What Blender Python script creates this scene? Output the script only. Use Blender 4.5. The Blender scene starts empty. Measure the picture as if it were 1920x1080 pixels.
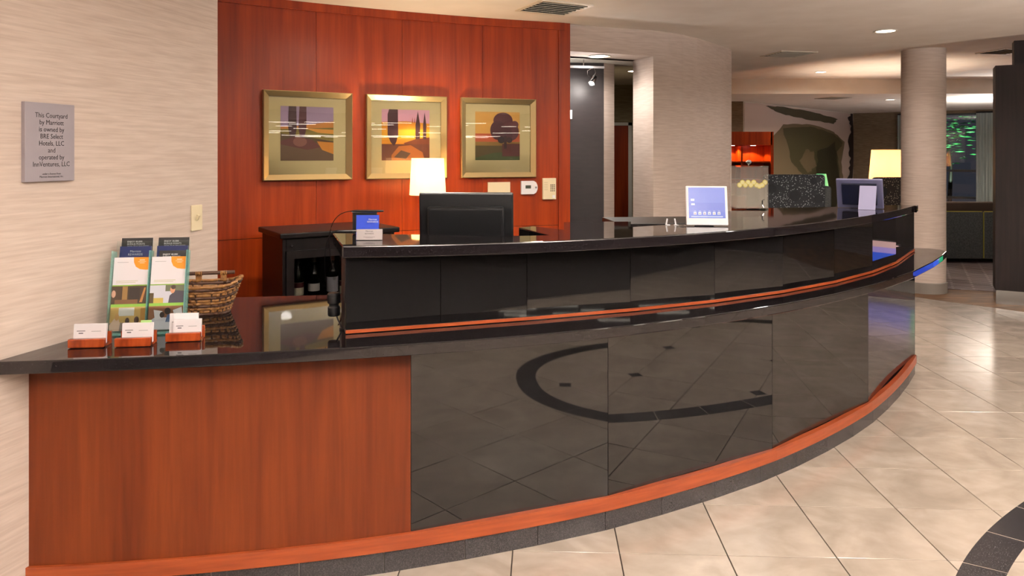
import bpy, bmesh, math, random
from mathutils import Vector, Matrix
random.seed(7)
S = bpy.context.scene
COL = S.collection
F, YH, H = 1373.0, 292.0, 1.51          # focal length in px, horizon row, eye height (1920x1080 frame)

# ------------------------------------------------------------------ camera
cd = bpy.data.cameras.new('camera'); cam = bpy.data.objects.new('camera', cd); COL.objects.link(cam)
cam.location = (0, 0, H); cam.rotation_euler = (math.pi/2, 0, 0)
cd.sensor_width = 36; cd.lens = F/1920*36; cd.shift_y = -(540-YH)/1920; cd.clip_start = .05
S.camera = cam
# ------------------------------------------------------------------ world, exposure
w = bpy.data.worlds.new('world'); S.world = w; w.use_nodes = True
w.node_tree.nodes['Background'].inputs[0].default_value = (.02, .022, .03, 1)
w.node_tree.nodes['Background'].inputs[1].default_value = 1.0
S.view_settings.view_transform = 'Standard'; S.view_settings.look = 'None'
S.view_settings.exposure = 0.25; S.view_settings.gamma = 1
S.view_settings.use_curve_mapping = False
CEIL = 2.69
# ceiling downlights: x, y, z, watts; most out-of-view ones added for general brightness
WARM = (1, .84, .68); NEUT = (1, .93, .87)
DOWN = [(1.6, 4.75, CEIL, 60, WARM), (3.53, 6.92, CEIL, 60, NEUT), (.35, 1.5, CEIL, 75, NEUT), (2.3, 1.2, CEIL, 80, NEUT),
        (-1.0, .3, CEIL, 22, NEUT), (4.2, 3.4, CEIL, 90, NEUT), (1.2, -1.6, CEIL, 60, NEUT), (4.5, -.6, CEIL, 60, NEUT),
        (-.5, 4.5, CEIL, 100, WARM), (.3, 5.0, CEIL, 60, WARM), (6.6, 2.5, CEIL, 60, NEUT),
        (5.4, 12.8, 2.975, 150, WARM), (7.95, 15.4, CEIL, 190, WARM), (6.6, 8.0, 2.975, 70, WARM)]

# ------------------------------------------------------------------ helpers
def G(u, v, h=0.0):
    Y = (H-h)*F/(v-YH); return Vector(((u-960)/F*Y, Y, h))
def R(u, v, Y): return Vector(((u-960)/F*Y, Y, H-(v-YH)/F*Y))
def lin(h):
    if not isinstance(h, str): return tuple(h)+(1,)
    c = [int(h[i:i+2], 16)/255 for i in (1, 3, 5)]
    return tuple(x/12.92 if x <= .04045 else ((x+.055)/1.055)**2.4 for x in c)+(1,)

class MB:
    def __init__(s): s.bm = bmesh.new()
    def face(s, pts):
        return s.bm.faces.new([s.bm.verts.new(p) for p in pts])
    def prism(s, poly, z0, z1):
        n = len(poly)
        a = [s.bm.verts.new((p[0], p[1], z0)) for p in poly]; b = [s.bm.verts.new((p[0], p[1], z1)) for p in poly]
        s.bm.faces.new(b); s.bm.faces.new(a[::-1])
        for i in range(n): s.bm.faces.new((a[i], a[(i+1) % n], b[(i+1) % n], b[i]))
        return s
    def box(s, c, d, rot=None, bev=0, seg=2):
        M = Matrix.Translation(c) @ (rot.to_4x4() if rot is not None else Matrix.Identity(4))
        r = bmesh.ops.create_cube(s.bm, size=1, matrix=M @ Matrix.Diagonal((d[0], d[1], d[2], 1)))
        if bev:
            es = list({e for v in r['verts'] for e in v.link_edges})
            bmesh.ops.bevel(s.bm, geom=es, offset=bev, segments=seg, affect='EDGES', profile=.6)
        return s
    def lathe(s, prof, c=(0, 0, 0), seg=32, caps=True, M=None):
        rings = []
        for r, z in prof:
            rings.append([s.bm.verts.new((c[0]+r*math.cos(2*math.pi*i/seg), c[1]+r*math.sin(2*math.pi*i/seg), c[2]+z)) for i in range(seg)])
        for a, b in zip(rings, rings[1:]):
            for i in range(seg): s.bm.faces.new((a[i], a[(i+1) % seg], b[(i+1) % seg], b[i]))
        if caps:
            if prof[0][0] > 1e-5: s.bm.faces.new(rings[0][::-1])
            if prof[-1][0] > 1e-5: s.bm.faces.new(rings[-1])
        if M is not None:
            for rg in rings:
                for v in rg: v.co = M @ v.co
        return s
    def tube(s, pts, r, seg=8, closed=False):
        pts = [Vector(p) for p in pts]; n = len(pts); rings = []
        for i, p in enumerate(pts):
            a = pts[(i-1) % n] if (closed or i) else p; b = pts[(i+1) % n] if (closed or i < n-1) else p
            t = (b-a).normalized(); up = Vector((0, 0, 1)) if abs(t.z) < .9 else Vector((1, 0, 0))
            x = t.cross(up).normalized(); y = x.cross(t)
            rr = r[i] if isinstance(r, (list, tuple)) else r
            rings.append([s.bm.verts.new(p+x*rr*math.cos(2*math.pi*k/seg)+y*rr*math.sin(2*math.pi*k/seg)) for k in range(seg)])
        m = n if closed else n-1
        for i in range(m):
            a, b = rings[i], rings[(i+1) % n]
            for k in range(seg): s.bm.faces.new((a[k], a[(k+1) % seg], b[(k+1) % seg], b[k]))
        if not closed: s.bm.faces.new(rings[0][::-1]); s.bm.faces.new(rings[-1])
        return s
    def build(s, name, m, parent=None, smooth=False, world=True, fix=True):
        if fix: bmesh.ops.recalc_face_normals(s.bm, faces=s.bm.faces)
        me = bpy.data.meshes.new(name); s.bm.to_mesh(me); s.bm.free()
        return mkobj(name, me, m, parent, smooth, world)
def mkobj(name, me, m, parent=None, smooth=False, world=True):
    o = bpy.data.objects.new(name, me); COL.objects.link(o)
    if m is not None and not me.materials: me.materials.append(m)
    if smooth:
        me.polygons.foreach_set('use_smooth', [True]*len(me.polygons))
        me.set_sharp_from_angle(angle=math.radians(35))
    if parent is not None:
        o.parent = parent
        if world: o.matrix_parent_inverse = parent_matrix(parent).inverted()
    return o
def parent_matrix(p):
    m = p.matrix_basis.copy()
    return m if p.parent is None else parent_matrix(p.parent) @ p.matrix_parent_inverse @ m
def tag(o, label=None, cat=None, group=None, kind=None):
    if label: o['label'] = label
    if cat: o['category'] = cat
    if group: o['group'] = group
    if kind: o['kind'] = kind
    return o
def thing(name, label, cat, loc=(0, 0, 0), rz=0, group=None):
    o = bpy.data.objects.new(name, None); COL.objects.link(o); o.empty_display_size = .1
    o.location = loc; o.rotation_euler = (0, 0, rz)
    return tag(o, label, cat, group)
def struct(o): o['kind'] = 'structure'; return o

# ---------------------------------------------------------------- materials
def mat(name, col=(.5, .5, .5), rough=.5, metal=0, ior=1.5, emit=None, es=0, trans=0, alpha=1, coat=0):
    m = bpy.data.materials.new(name); m.use_nodes = True; b = m.node_tree.nodes['Principled BSDF']
    b.inputs['Base Color'].default_value = lin(col); b.inputs['Roughness'].default_value = rough
    b.inputs['Metallic'].default_value = metal; b.inputs['IOR'].default_value = ior
    b.inputs['Transmission Weight'].default_value = trans; b.inputs['Alpha'].default_value = alpha
    b.inputs['Coat Weight'].default_value = coat
    if emit: b.inputs['Emission Color'].default_value = lin(emit); b.inputs['Emission Strength'].default_value = es
    return m
def nodes(m): return m.node_tree.nodes, m.node_tree.links, m.node_tree.nodes['Principled BSDF']
def noisy(m, c1, c2, scale, detail=4, lo=.35, hi=.65, nscale=1.0, bump=0, rnd=0, second=None, distort=0, bd=.002):
    """colour ramp between c1 and c2 over noise stretched by 'scale' in object space"""
    N, L, b = nodes(m)
    tc = N.new('ShaderNodeTexCoord'); mp = N.new('ShaderNodeMapping'); mp.inputs['Scale'].default_value = scale
    L.new(tc.outputs['Object'], mp.inputs['Vector'])
    vec = mp.outputs['Vector']
    if rnd:
        oi = N.new('ShaderNodeObjectInfo'); ad = N.new('ShaderNodeVectorMath'); ad.operation = 'ADD'
        mu = N.new('ShaderNodeMath'); mu.operation = 'MULTIPLY'; mu.inputs[1].default_value = 50
        L.new(oi.outputs['Random'], mu.inputs[0]); L.new(vec, ad.inputs[0]); L.new(mu.outputs[0], ad.inputs[1]); vec = ad.outputs[0]
    nz = N.new('ShaderNodeTexNoise'); nz.inputs['Scale'].default_value = nscale; nz.inputs['Detail'].default_value = detail
    nz.inputs['Distortion'].default_value = distort
    L.new(vec, nz.inputs['Vector'])
    rp = N.new('ShaderNodeValToRGB'); rp.color_ramp.elements[0].position = lo; rp.color_ramp.elements[1].position = hi
    rp.color_ramp.elements[0].color = lin(c1); rp.color_ramp.elements[1].color = lin(c2)
    L.new(nz.outputs['Fac'], rp.inputs['Fac']); out = rp.outputs['Color']
    if second:
        sc, amt, lo2, hi2 = second
        mp2 = N.new('ShaderNodeMapping'); mp2.inputs['Scale'].default_value = sc; L.new(tc.outputs['Object'], mp2.inputs['Vector'])
        n2 = N.new('ShaderNodeTexNoise'); n2.inputs['Scale'].default_value = 1; n2.inputs['Detail'].default_value = 5; L.new(mp2.outputs['Vector'], n2.inputs['Vector'])
        mr = N.new('ShaderNodeMapRange'); mr.inputs[1].default_value = lo2; mr.inputs[2].default_value = hi2; mr.inputs[3].default_value = 1-amt; mr.inputs[4].default_value = 1
        L.new(n2.outputs['Fac'], mr.inputs[0])
        mx = N.new('ShaderNodeMix'); mx.data_type = 'RGBA'; mx.blend_type = 'MULTIPLY'; mx.inputs[0].default_value = 1
        L.new(out, mx.inputs[6]); L.new(mr.outputs[0], mx.inputs[7]); out = mx.outputs[2]
    L.new(out, b.inputs['Base Color'])
    if bump:
        bp = N.new('ShaderNodeBump'); bp.inputs['Strength'].default_value = bump; bp.inputs['Distance'].default_value = bd
        L.new(nz.outputs['Fac'], bp.inputs['Height']); L.new(bp.outputs['Normal'], b.inputs['Normal'])
    return m
M = {}
M['paper'] = noisy(mat('wallpaper', rough=.75), '#bfada1', '#cdbdb2', (6, 6, 80), 5, .34, .66, bump=.12, second=((2.2, 2.2, 220), .06, .4, .6))
M['paper_olive'] = noisy(mat('wallpaper_olive', rough=.8), '#8f8062', '#a69878', (7, 7, 95), 4, .36, .62, bump=.3)
M['brown_paper'] = noisy(mat('brown_wall', rough=.8), '#6e5d45', '#83715a', (7, 7, 95), 4, .36, .62)
M['ceil'] = noisy(mat('ceiling_paint', rough=.9), '#ece4da', '#f2ebe2', (3, 3, 3), 2)
M['white_paint'] = mat('white_paint', '#e6e0d4', .5)
M['wood'] = noisy(mat('cherry_veneer', rough=.34, ior=1.35), '#7c2608', '#aa4110', (13, 13, .8), 6, .26, .74, distort=.4, second=((60, 60, 2.2), .13, .38, .6))
M['wood_front'] = noisy(mat('cherry_front_veneer', rough=.45, ior=1.3), '#53210e', '#703316', (9, 9, .8), 6, .3, .7, distort=.9, second=((60, 60, 3), .15, .38, .6))
M['rail'] = noisy(mat('cherry_rail', rough=.3), '#7d3417', '#9a4823', (5, 5, 60), 4, .3, .7)
M['granite'] = noisy(mat('black_granite', rough=.03, ior=1.65), '#0b0a0b', '#191718', (260, 260, 260), 3, .45, .75)
M['counter'] = noisy(mat('black_counter_granite', rough=.03, ior=1.5), '#120f11', '#262022', (320, 320, 320), 3, .45, .75)
M['plinth'] = noisy(mat('dark_plinth_granite', rough=.18), '#262426', '#454244', (240, 240, 240), 3, .42, .72)
M['tile'] = noisy(mat('beige_tile', rough=.16), '#9b8e82', '#b8ab9f', (3.2, 3.2, 3.2), 7, .3, .72, rnd=1, distort=1.2, second=((9, 14, 9), .1, .35, .6))
M['grout'] = mat('grout', '#3a3029', .8)
M['carcass'] = mat('dark_carcass', '#100d0d', .5)
M['black'] = mat('black_plastic', '#0d0d10', .35)
M['blackwood'] = noisy(mat('black_stained_wood', rough=.35, ior=1.3), '#0c0808', '#171010', (20, 20, 1.5), 5)
M['espresso'] = noisy(mat('espresso_wood', rough=.55, ior=1.3), '#150d0d', '#201514', (30, 30, 1.5), 5)
M['darkwall'] = noisy(mat('dark_wall', rough=.45), '#1c1416', '#251b1d', (8, 8, 30), 4)
M['gold'] = mat('champagne_frame', '#cdb98a', .3, .75)
M['mat'] = mat('picture_mat', '#cfc08f', .8)
M['glass'] = mat('clear_glass', (1, 1, 1), 0, 0, 1.45, trans=1)
def thin_glass(name, tint, ior=1.5):
    m = bpy.data.materials.new(name); m.use_nodes = True; N, L = m.node_tree.nodes, m.node_tree.links; N.remove(N['Principled BSDF'])
    tr_ = N.new('ShaderNodeBsdfTransparent'); tr_.inputs[0].default_value = tuple(tint)+(1,); gl = N.new('ShaderNodeBsdfGlossy'); gl.inputs['Roughness'].default_value = 0
    fr_ = N.new('ShaderNodeFresnel'); fr_.inputs[0].default_value = ior; mx = N.new('ShaderNodeMixShader')
    L.new(fr_.outputs[0], mx.inputs[0]); L.new(tr_.outputs[0], mx.inputs[1]); L.new(gl.outputs[0], mx.inputs[2]); L.new(mx.outputs[0], N['Material Output'].inputs['Surface']); return m
M['glass'] = thin_glass('thin_clear_glass', (1, 1, 1))
M['acrylic'] = thin_glass('clear_acrylic', (.95, .99, .98))
M['acrylic_edge'] = mat('acrylic_edge', '#8fd4ca', .08, alpha=.4)
M['ivory'] = mat('ivory_plastic', '#e4d6b4', .45)
M['white'] = mat('white_plastic', '#e9e9ee', .3)
M['card'] = mat('white_card', '#eae6ea', .6)
M['grey_sign'] = mat('sign_grey', '#9c959c', .45, .2)
M['ink'] = mat('ink', '#17151a', .6)
M['whiteink'] = mat('white_ink', '#f0f0f4', .6)
M['redwood'] = noisy(mat('card_holder_wood', rough=.2, coat=.4), '#7c2f14', '#a5471f', (40, 40, 12), 4)
M['wicker'] = noisy(mat('wicker', rough=.55), '#6b4524', '#a9783f', (60, 60, 60), 3, .3, .7)
M['wicker_dark'] = mat('dark_wicker', '#45291a', .6)
M['silver'] = mat('brushed_silver', '#b9b8bd', .3, .9)
M['chrome'] = mat('chrome', '#d8d8dc', .1, 1)
M['stainless'] = mat('stainless', '#b5b3b0', .25, 1)
M['blue'] = mat('blue_print', '#0c3cc0', .5)
M['shade'] = mat('lamp_shade', '#f3e3bd', .8, emit='#ffd890', es=.25)
M['shade_far'] = mat('lamp_shade_peach', '#f0d2a8', .8, emit='#ffcf98', es=.2)
M['shade_green'] = mat('lamp_shade_green', '#8ad8a0', .8, emit='#6fe09a', es=.5)
M['crystal'] = mat('lamp_crystal', (.82, .86, .95), .05, 0, 1.5, trans=.7)
M['bulb'] = mat('downlight_lens', '#ffffff', .5, emit='#fff0d8', es=9)
M['strip'] = mat('light_strip', '#ffffff', .5, emit='#fff2dd', es=9)
M['vent'] = mat('vent_white', '#d9cfbf', .5)
M['ventdark'] = mat('vent_dark', '#2a2622', .8)
M['bottle'] = mat('bottle_glass', '#0b0e0a', .06, 0, 1.5)
M['smoke'] = thin_glass('smoked_glass', (.75, .75, .75))
M['water'] = mat('lemon_water', '#d3d0bf', .1, alpha=.32)
M['lemon'] = mat('lemon', '#e0cf55', .5)
M['charcoal'] = noisy(mat('charcoal_fabric', rough=.9), '#3a3d3f', '#4d5051', (90, 90, 90), 2)
M['sofa'] = noisy(mat('grey_sofa_fabric', rough=.95), '#454a4c', '#5e6365', (60, 60, 60), 3)
M['sofaseat'] = mat('brown_upholstery', '#4a3c33', .8)
M['piping'] = mat('lime_piping', '#a7a046', .8)
M['curtain'] = noisy(mat('sheer_curtain', rough=.9), '#8f9a98', '#aab3b0', (40, 40, 1), 2)
M['outside'] = mat('dark_night', '#0a0b10', .9)
M['leaf'] = mat('lit_foliage', '#3f9a58', .6)
M['metal_dark'] = mat('dark_mullion', '#14141a', .4)
M['woodfloor'] = noisy(mat('brown_floor', rough=.55), '#4f3723', '#7a5a3c', (3, 12, 3), 5)
M['carpet'] = mat('carpet', '#6b6268', .95)
def translucent(m, col, f):
    N, L, b = nodes(m); tr_ = N.new('ShaderNodeBsdfTranslucent'); tr_.inputs[0].default_value = lin(col); mx = N.new('ShaderNodeMixShader'); mx.inputs[0].default_value = f
    L.new(b.outputs[0], mx.inputs[1]); L.new(tr_.outputs[0], mx.inputs[2]); L.new(mx.outputs[0], N['Material Output'].inputs['Surface'])
translucent(M['shade'], '#fff0d8', .55); translucent(M['shade_far'], '#f2d3a8', .6)
def carpet_nodes(m):
    N, L, b = nodes(m); tc = N.new('ShaderNodeTexCoord'); mp = N.new('ShaderNodeMapping'); mp.inputs['Rotation'].default_value = (0, 0, .5)
    br = N.new('ShaderNodeTexBrick'); br.inputs['Color1'].default_value = lin('#7d7378'); br.inputs['Color2'].default_value = lin('#4b4247')
    br.inputs['Mortar'].default_value = lin('#9a9192'); br.inputs['Scale'].default_value = 2.2; br.inputs['Mortar Size'].default_value = .03
    br.inputs['Brick Width'].default_value = .9; br.inputs['Row Height'].default_value = .16
    L.new(tc.outputs['Object'], mp.inputs['Vector']); L.new(mp.outputs['Vector'], br.inputs['Vector']); L.new(br.outputs['Color'], b.inputs['Base Color'])
carpet_nodes(M['carpet'])
def dotted(name, base, dot, sc):
    m = mat(name, base, .85); N, L, b = nodes(m)
    tc = N.new('ShaderNodeTexCoord'); vo = N.new('ShaderNodeTexVoronoi'); vo.inputs['Scale'].default_value = sc
    L.new(tc.outputs['Object'], vo.inputs['Vector'])
    rp = N.new('ShaderNodeValToRGB'); rp.color_ramp.elements[0].color = lin(dot); rp.color_ramp.elements[1].color = lin(base)
    rp.color_ramp.elements[0].position = .22; rp.color_ramp.elements[1].position = .3
    L.new(vo.outputs['Distance'], rp.inputs['Fac']); L.new(rp.outputs['Color'], b.inputs['Base Color']); return m
M['dots'] = dotted('dotted_upholstery', '#2b2e33', '#a9adb0', 44)
M['dots_brown'] = dotted('brown_dotted_upholstery', '#2c2522', '#9a8c7c', 44)
M['dotplain'] = mat('plain_disc_fabric', '#25272b', .9)
def attr_mat(name, emission=0, rough=.5):
    m = mat(name, rough=rough); N, L, b = nodes(m); a = N.new('ShaderNodeAttribute'); a.attribute_name = 'col'
    L.new(a.outputs['Color'], b.inputs['Base Color'])
    if emission:
        for lk in list(b.inputs['Base Color'].links): L.remove(lk)
        b.inputs['Base Color'].default_value = (.01, .01, .012, 1)
        L.new(a.outputs['Color'], b.inputs['Emission Color']); b.inputs['Emission Strength'].default_value = emission
    return m
M['print'] = attr_mat('printed_paper', 0, .45); M['screen'] = attr_mat('lit_screen', .6, .2); M['bigscreen'] = attr_mat('bright_screen', 1.6, .3)

def print_mesh(name, shapes, wd, ht, m, parent=None, M4=None, step=.0002):
    """flat print in the local x-z plane facing -y; shapes = [(points 0..1, colour)], later ones on top"""
    vs, fs, cs = [], [], []
    for k, (pts, c) in enumerate(shapes):
        b = len(vs); vs += [((p[0]-.5)*wd, -k*step, p[1]*ht) for p in pts]; fs.append(list(range(b, b+len(pts)))); cs.append(lin(c))
    me = bpy.data.meshes.new(name); me.from_pydata(vs, [], fs); at = me.color_attributes.new('col', 'FLOAT_COLOR', 'CORNER')
    for p in me.polygons:
        if p.normal.y > 0: p.flip()
    for p in me.polygons:
        for li in p.loop_indices: at.data[li].color = cs[p.index]
    o = mkobj(name, me, m, parent, world=False)
    if M4 is not None: o.matrix_basis = M4
    return o
def rect(x0, y0, x1, y1): return [(x0, y0), (x1, y0), (x1, y1), (x0, y1)]
def ell(cx, cy, rx, ry, n=20, a0=0): return [(cx+rx*math.cos(a0+2*math.pi*i/n), cy+ry*math.sin(a0+2*math.pi*i/n)) for i in range(n)]
def text(body, size, m, parent, M4, name='lettering', align='CENTER', sx=1, space=1.0):
    c = bpy.data.curves.new(name, 'FONT'); c.body = body; c.size = size; c.align_x = align; c.extrude = .0001; c.space_line = space; c.resolution_u = 2
    t = bpy.data.objects.new(name, c); COL.objects.link(t)
    me = bpy.data.meshes.new_from_object(t.evaluated_get(bpy.context.evaluated_depsgraph_get()))
    bpy.data.objects.remove(t); me.materials.clear()
    o = mkobj(name, me, m, parent, world=False)
    o.matrix_basis = M4 @ Matrix.Rotation(math.pi/2, 4, 'X') @ Matrix.Diagonal((sx, 1, 1, 1)); return o
def T(x, y, z): return Matrix.Translation((x, y, z))
def RZ(a): return Matrix.Rotation(a, 4, 'Z')
def RX(a): return Matrix.Rotation(a, 4, 'X')

# ================================================================ plan curves of the desk (metres)
def cubic(c): return lambda x: ((c[0]*x+c[1])*x+c[2])*x+c[3]
f_low = cubic((.0156, .1056, .3357, 2.6625))         # front edge of the low countertop
f_pl0 = cubic((.0308, .0626, .4032, 2.7914))
f_up = cubic((.0414, .0428, .3402, 2.8912))          # face of the raised part
f_high = cubic((.0052, .1697, .2829, 2.7875))        # front edge of the raised countertop
def f_pl(x): return (((.00256*x+.01191)*x+.10742)*x+.36708)*x+2.79647     # foot of the desk front
def on_curve(f, u):
    k = (u-960)/F; y = 1.5; best = (9, 0)
    while y < 5.3 and f(k*y) > y:
        best = min(best, (f(k*y)-y, y)); y += .001
    if y >= 5.3: y = best[1]
    return Vector((k*y, y))
def offs(f, x, d):                                    # point on curve moved d along the inward (away from viewer) normal
    s = (f(x+.01)-f(x-.01))/.02; n = Vector((-s, 1)).normalized(); return Vector((x, f(x)))+n*d
HL, HH = .854, 1.18
def xs(a, b, n): return [a+(b-a)*i/n for i in range(n+1)]

# ================================================================ floor
floor = MB().prism([(-7, -5), (14, -5), (14, 24), (-7, 24)], -.05, -.005).build('floor', M['grout']); struct(floor)
th = math.atan(55/F); d_ = Vector((math.sin(th), math.cos(th))); e_ = Vector((math.cos(th), -math.sin(th)))
TS = .4063; O_ = Vector((.0025, 2.798))
edge = [(2.2, 12.5), (3.13, 10.45), (3.75, 9.0), (4.31, 7.81), (4.81, 7.25), (4.97, 7.05), (6.2, 5.7), (8.2, 4.3), (14, 2.5)]
def beyond(p):                                        # past the curved edge of the tiled area
    for a, b in zip(edge, edge[1:]):
        if a[0] <= p[0] < b[0]: return p[1] - (a[1]+(b[1]-a[1])*(p[0]-a[0])/(b[0]-a[0]))
    return -9
hw = TS/2-.0022
tm = MB(); tm.box((0, 0, -.0025), (2*hw, 2*hw, .005), bev=.0008, seg=1); tb = tm.bm
tile_me = bpy.data.meshes.new('floor_tile'); bmesh.ops.recalc_face_normals(tb, faces=tb.faces); tb.to_mesh(tile_me); tb.free(); tile_me.materials.append(M['tile'])
rest = MB(); ntile = 0
for i in range(-12, 32):
    for j in range(-20, 26):
        c = O_+e_*TS*(i+.5)+d_*TS*(j+.5)
        if not (-3.6 < c.x < 12 and -4.9 < c.y < 11): continue
        if beyond(c) > .28: continue
        if c.x < 2.62 and c.y > f_pl(max(c.x, -1.7))+.34 and c.y < 9: continue
        if c.y > 9 and c.x < 2.9: continue
        vis = c.y > 2.35 and abs(c.x/c.y) < .78
        if vis:
            o = bpy.data.objects.new('floor_tile', tile_me); COL.objects.link(o); o.location = (c.x, c.y, 0); o.rotation_euler = (0, 0, -th); o.parent = floor; ntile += 1
        else: rest.box((c.x, c.y, -.0025), (2*hw, 2*hw, .005), rot=Matrix.Rotation(-th, 3, 'Z'))
MB().prism([(-3.4, -4.9), (9.4, -4.9), (9.4, .2), (5.2, -.1), (3.2, -.6), (-3.4, -.7)], -.003, .004).build('lobby_carpet', mat('lobby_carpet', '#1d1714', .9), floor)
tag(rest.build('distant_floor_tiles', M['tile'], floor), kind='stuff')
wf = MB().prism(edge+[(14, 24), (2.2, 24)], -.004, .0012).build('wood_border', M['woodfloor'], floor)
MB().prism([(2.6, 9.4), (3.6, 8.85), (4.93, 8.29), (5.38, 8.13), (9, 6.9), (14, 5.5), (14, 23.5), (2.6, 23.5)], .0005, .005).build('carpet', M['carpet'], floor)
# oval of black granite set into the tiles, with diamonds at every second crossing
ax = math.radians(34.8); av = Vector((math.cos(ax), math.sin(ax))); nv = Vector((-math.sin(ax), math.cos(ax)))
def oval(t, k=0.0):
    c, s = math.cos(t), math.sin(t); p = 2/2.3
    return av*(3.75+(1.9-k)*math.copysign(abs(c)**p, c))+nv*(.26+(1.09-k)*math.copysign(abs(s)**p, s))
NS = 30
ts = [2*math.pi*i/720 for i in range(721)]
L_ = [0]
for a, b in zip(ts, ts[1:]): L_.append(L_[-1]+(oval(b)-oval(a)).length)
cuts = []; k = 0
for s in range(NS+1):
    while k < 720 and L_[k] < L_[-1]*s/NS: k += 1
    cuts.append(ts[k])
for a, b in zip(cuts, cuts[1:]):
    tt = [a+.0015+(b-a-.003)*q/10 for q in range(11)]
    MB().prism([oval(t) for t in tt]+[oval(t, .135) for t in reversed(tt)], -.002, .0008).build('border_stone', M['plinth'], floor)
for (i, j) in [(4, -3), (6, -3), (8, -3), (6, -1), (8, -1), (6, 1), (8, 1), (10, -1), (10, 1), (10, 3), (8, 3), (12, 1), (12, 3)]:
    c = O_+e_*TS*i+d_*TS*j
    q = (c-(av*3.75+nv*.26)); 
    if abs(q.dot(av)/1.7)**2.3+abs(q.dot(nv)/.93)**2.3 > 1: continue
    MB().prism([c+e_*.055, c+d_*.055, c-e_*.055, c-d_*.055], -.002, .0009).build('diamond_inset', M['plinth'], floor)

# ================================================================ ceilings
cedge = [(1.6, 14.0), (2.3, 12.4), (3.13, 10.45), (3.7, 9.2), (4.30, 8.02), (4.97, 7.1), (6.2, 5.75), (8.2, 4.4), (14, 2.6)]
ceil = MB().prism(cedge+[(14, -5), (-7, -5), (-7, 14)], CEIL, CEIL+.4).build('ceiling', M['ceil']); struct(ceil)
MB().prism([(1.6, 3), (14, 2), (14, 14), (1.6, 14)], 2.975, 3.3).build('raised_ceiling', M['ceil'], ceil)
MB().prism([(1.6, 14.0), (14, 13.85), (14, 17.6), (10.5, 19.95), (9.5, 20.7), (1.6, 20.7)], CEIL, 3.3).build('far_ceiling', M['ceil'], ceil)

# ================================================================ walls
def wall(name, poly, z0, z1, m): return struct(MB().prism(poly, z0, z1).build(name, m))
wx = lambda y: -1.65+.2708*(y-2.33)
nl = Vector((1, -.2708)).normalized()
wl = wall('wall_left', [(wx(-4.9), -4.9), (wx(3.39), 3.39), (wx(3.39)-.14, 3.43), (wx(-4.9)-.3, -4.9)], 0, CEIL, M['paper'])
wall('wall_left_return', [(wx(3.39)-.142, 3.30), (wx(3.39)-.14, 3.43), (-3.6, 4.1), (-3.65, 3.98)], 0, CEIL, M['paper'])
wall('wall_rear', [(-7, -5), (14, -5), (14, -4.9), (-7, -4.9)], 0, CEIL, M['blackwood'])
wall('wall_right', [(9.5, -4.9), (9.6, -4.9), (9.6, 3.6), (9.5, 3.6)], 0, CEIL, M['espresso'])
wall('wall_right_far', [(13.8, 2.6), (13.9, 2.6), (13.9, 17.6), (13.8, 17.6)], 0, 2.97, M['brown_paper'])
# curved cherry wall behind the desk: circle through three measured points
def circle3(a, b, c):
    ax_, ay, bx, by, cx, cy = *a, *b, *c
    d = 2*(ax_*(by-cy)+bx*(cy-ay)+cx*(ay-by))
    ux = ((ax_**2+ay**2)*(by-cy)+(bx**2+by**2)*(cy-ay)+(cx**2+cy**2)*(ay-by))/d
    uy = ((ax_**2+ay**2)*(cx-bx)+(bx**2+by**2)*(ax_-cx)+(cx**2+cy**2)*(bx-ax_))/d
    return Vector((ux, uy)), math.hypot(ax_-ux, ay-uy)
WC, WR = circle3((-1.746, 5.548), (-.756, 6.068), (.4606, 6.519))
def wpt(a, off=0): return WC+Vector((math.cos(a), math.sin(a)))*(WR-off)
def wang(u, off=0):
    k = (u-960)/F; lo, hi = .5, 30.
    for _ in range(60):
        y = (lo+hi)/2; p = Vector((k*y, y))
        if (p-WC).length < WR-off: lo = y
        else: hi = y
    return math.atan2(y-WC.y, k*y-WC.x)
wood_wall = MB()
A0 = wang(1057)+(4.2/WR); A1 = wang(1057)
def arc_poly(a, b, o0, o1, n=14): return [wpt(a+(b-a)*i/n, o0) for i in range(n+1)]+[wpt(b+(a-b)*i/n, o1) for i in range(n+1)]
wb = struct(MB().prism(arc_poly(A0, A1, -.12, -.012, 40), 0, CEIL).build('wall_back', M['carcass']))
seams = [A0, wang(330), wang(593), wang(754), wang(905), A1-(0)]
for a, b in zip(seams, seams[1:]):
    g = .0012/WR*1.0
    for z0, z1 in ((.0, .893), (.897, 2.635)):
        MB().prism(arc_poly(a-g, b+g, -.014, .0), z0, z1).build('wood_panel', M['wood'], wb)
MB().prism(arc_poly(A0, A1, -.012, .022, 40), 2.625, CEIL-.001).build('crown_trim', M['wood'], wb)
MB().prism(arc_poly(A1+.05/WR, A1-.006, -.05, .012, 3), 0, CEIL-.001).build('end_trim', M['wood'], wb)
# papered wall with the opening, curving away
pw = [(1.333, 6.908), (1.50, 7.01), (1.663, 7.137), (1.86, 7.35), (2.05, 7.606), (2.25, 7.87), (2.446, 8.16), (2.47, 8.6), (2.2, 8.7), (1.9, 8.0), (1.6, 7.55), (1.205, 7.29)]
wall('wall_curved', pw, 0, CEIL, M['paper'])
wall('wall_header', [(.466, 6.56), (1.333, 6.908), (1.205, 7.29), (.35, 6.95)], 2.45, CEIL, M['paper'])
soff = struct(MB().prism([(.30, 6.66), (.42, 6.85), (1.205, 7.20), (1.205, 7.29), (1.35, 7.7), (.2, 7.7)], 2.45, 2.6).build('ceiling_alcove', M['white_paint']))
wall('wall_alcove', [(-.1, 7.32), (.93, 7.42), (.93, 7.6), (-.1, 7.5)], 0, 2.449, M['darkwall'])
wall('wall_alcove_side', [(.931, 7.42), (1.05, 7.52), (1.0, 7.62), (.931, 7.6)], 0, 2.449, M['paper'])
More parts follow.
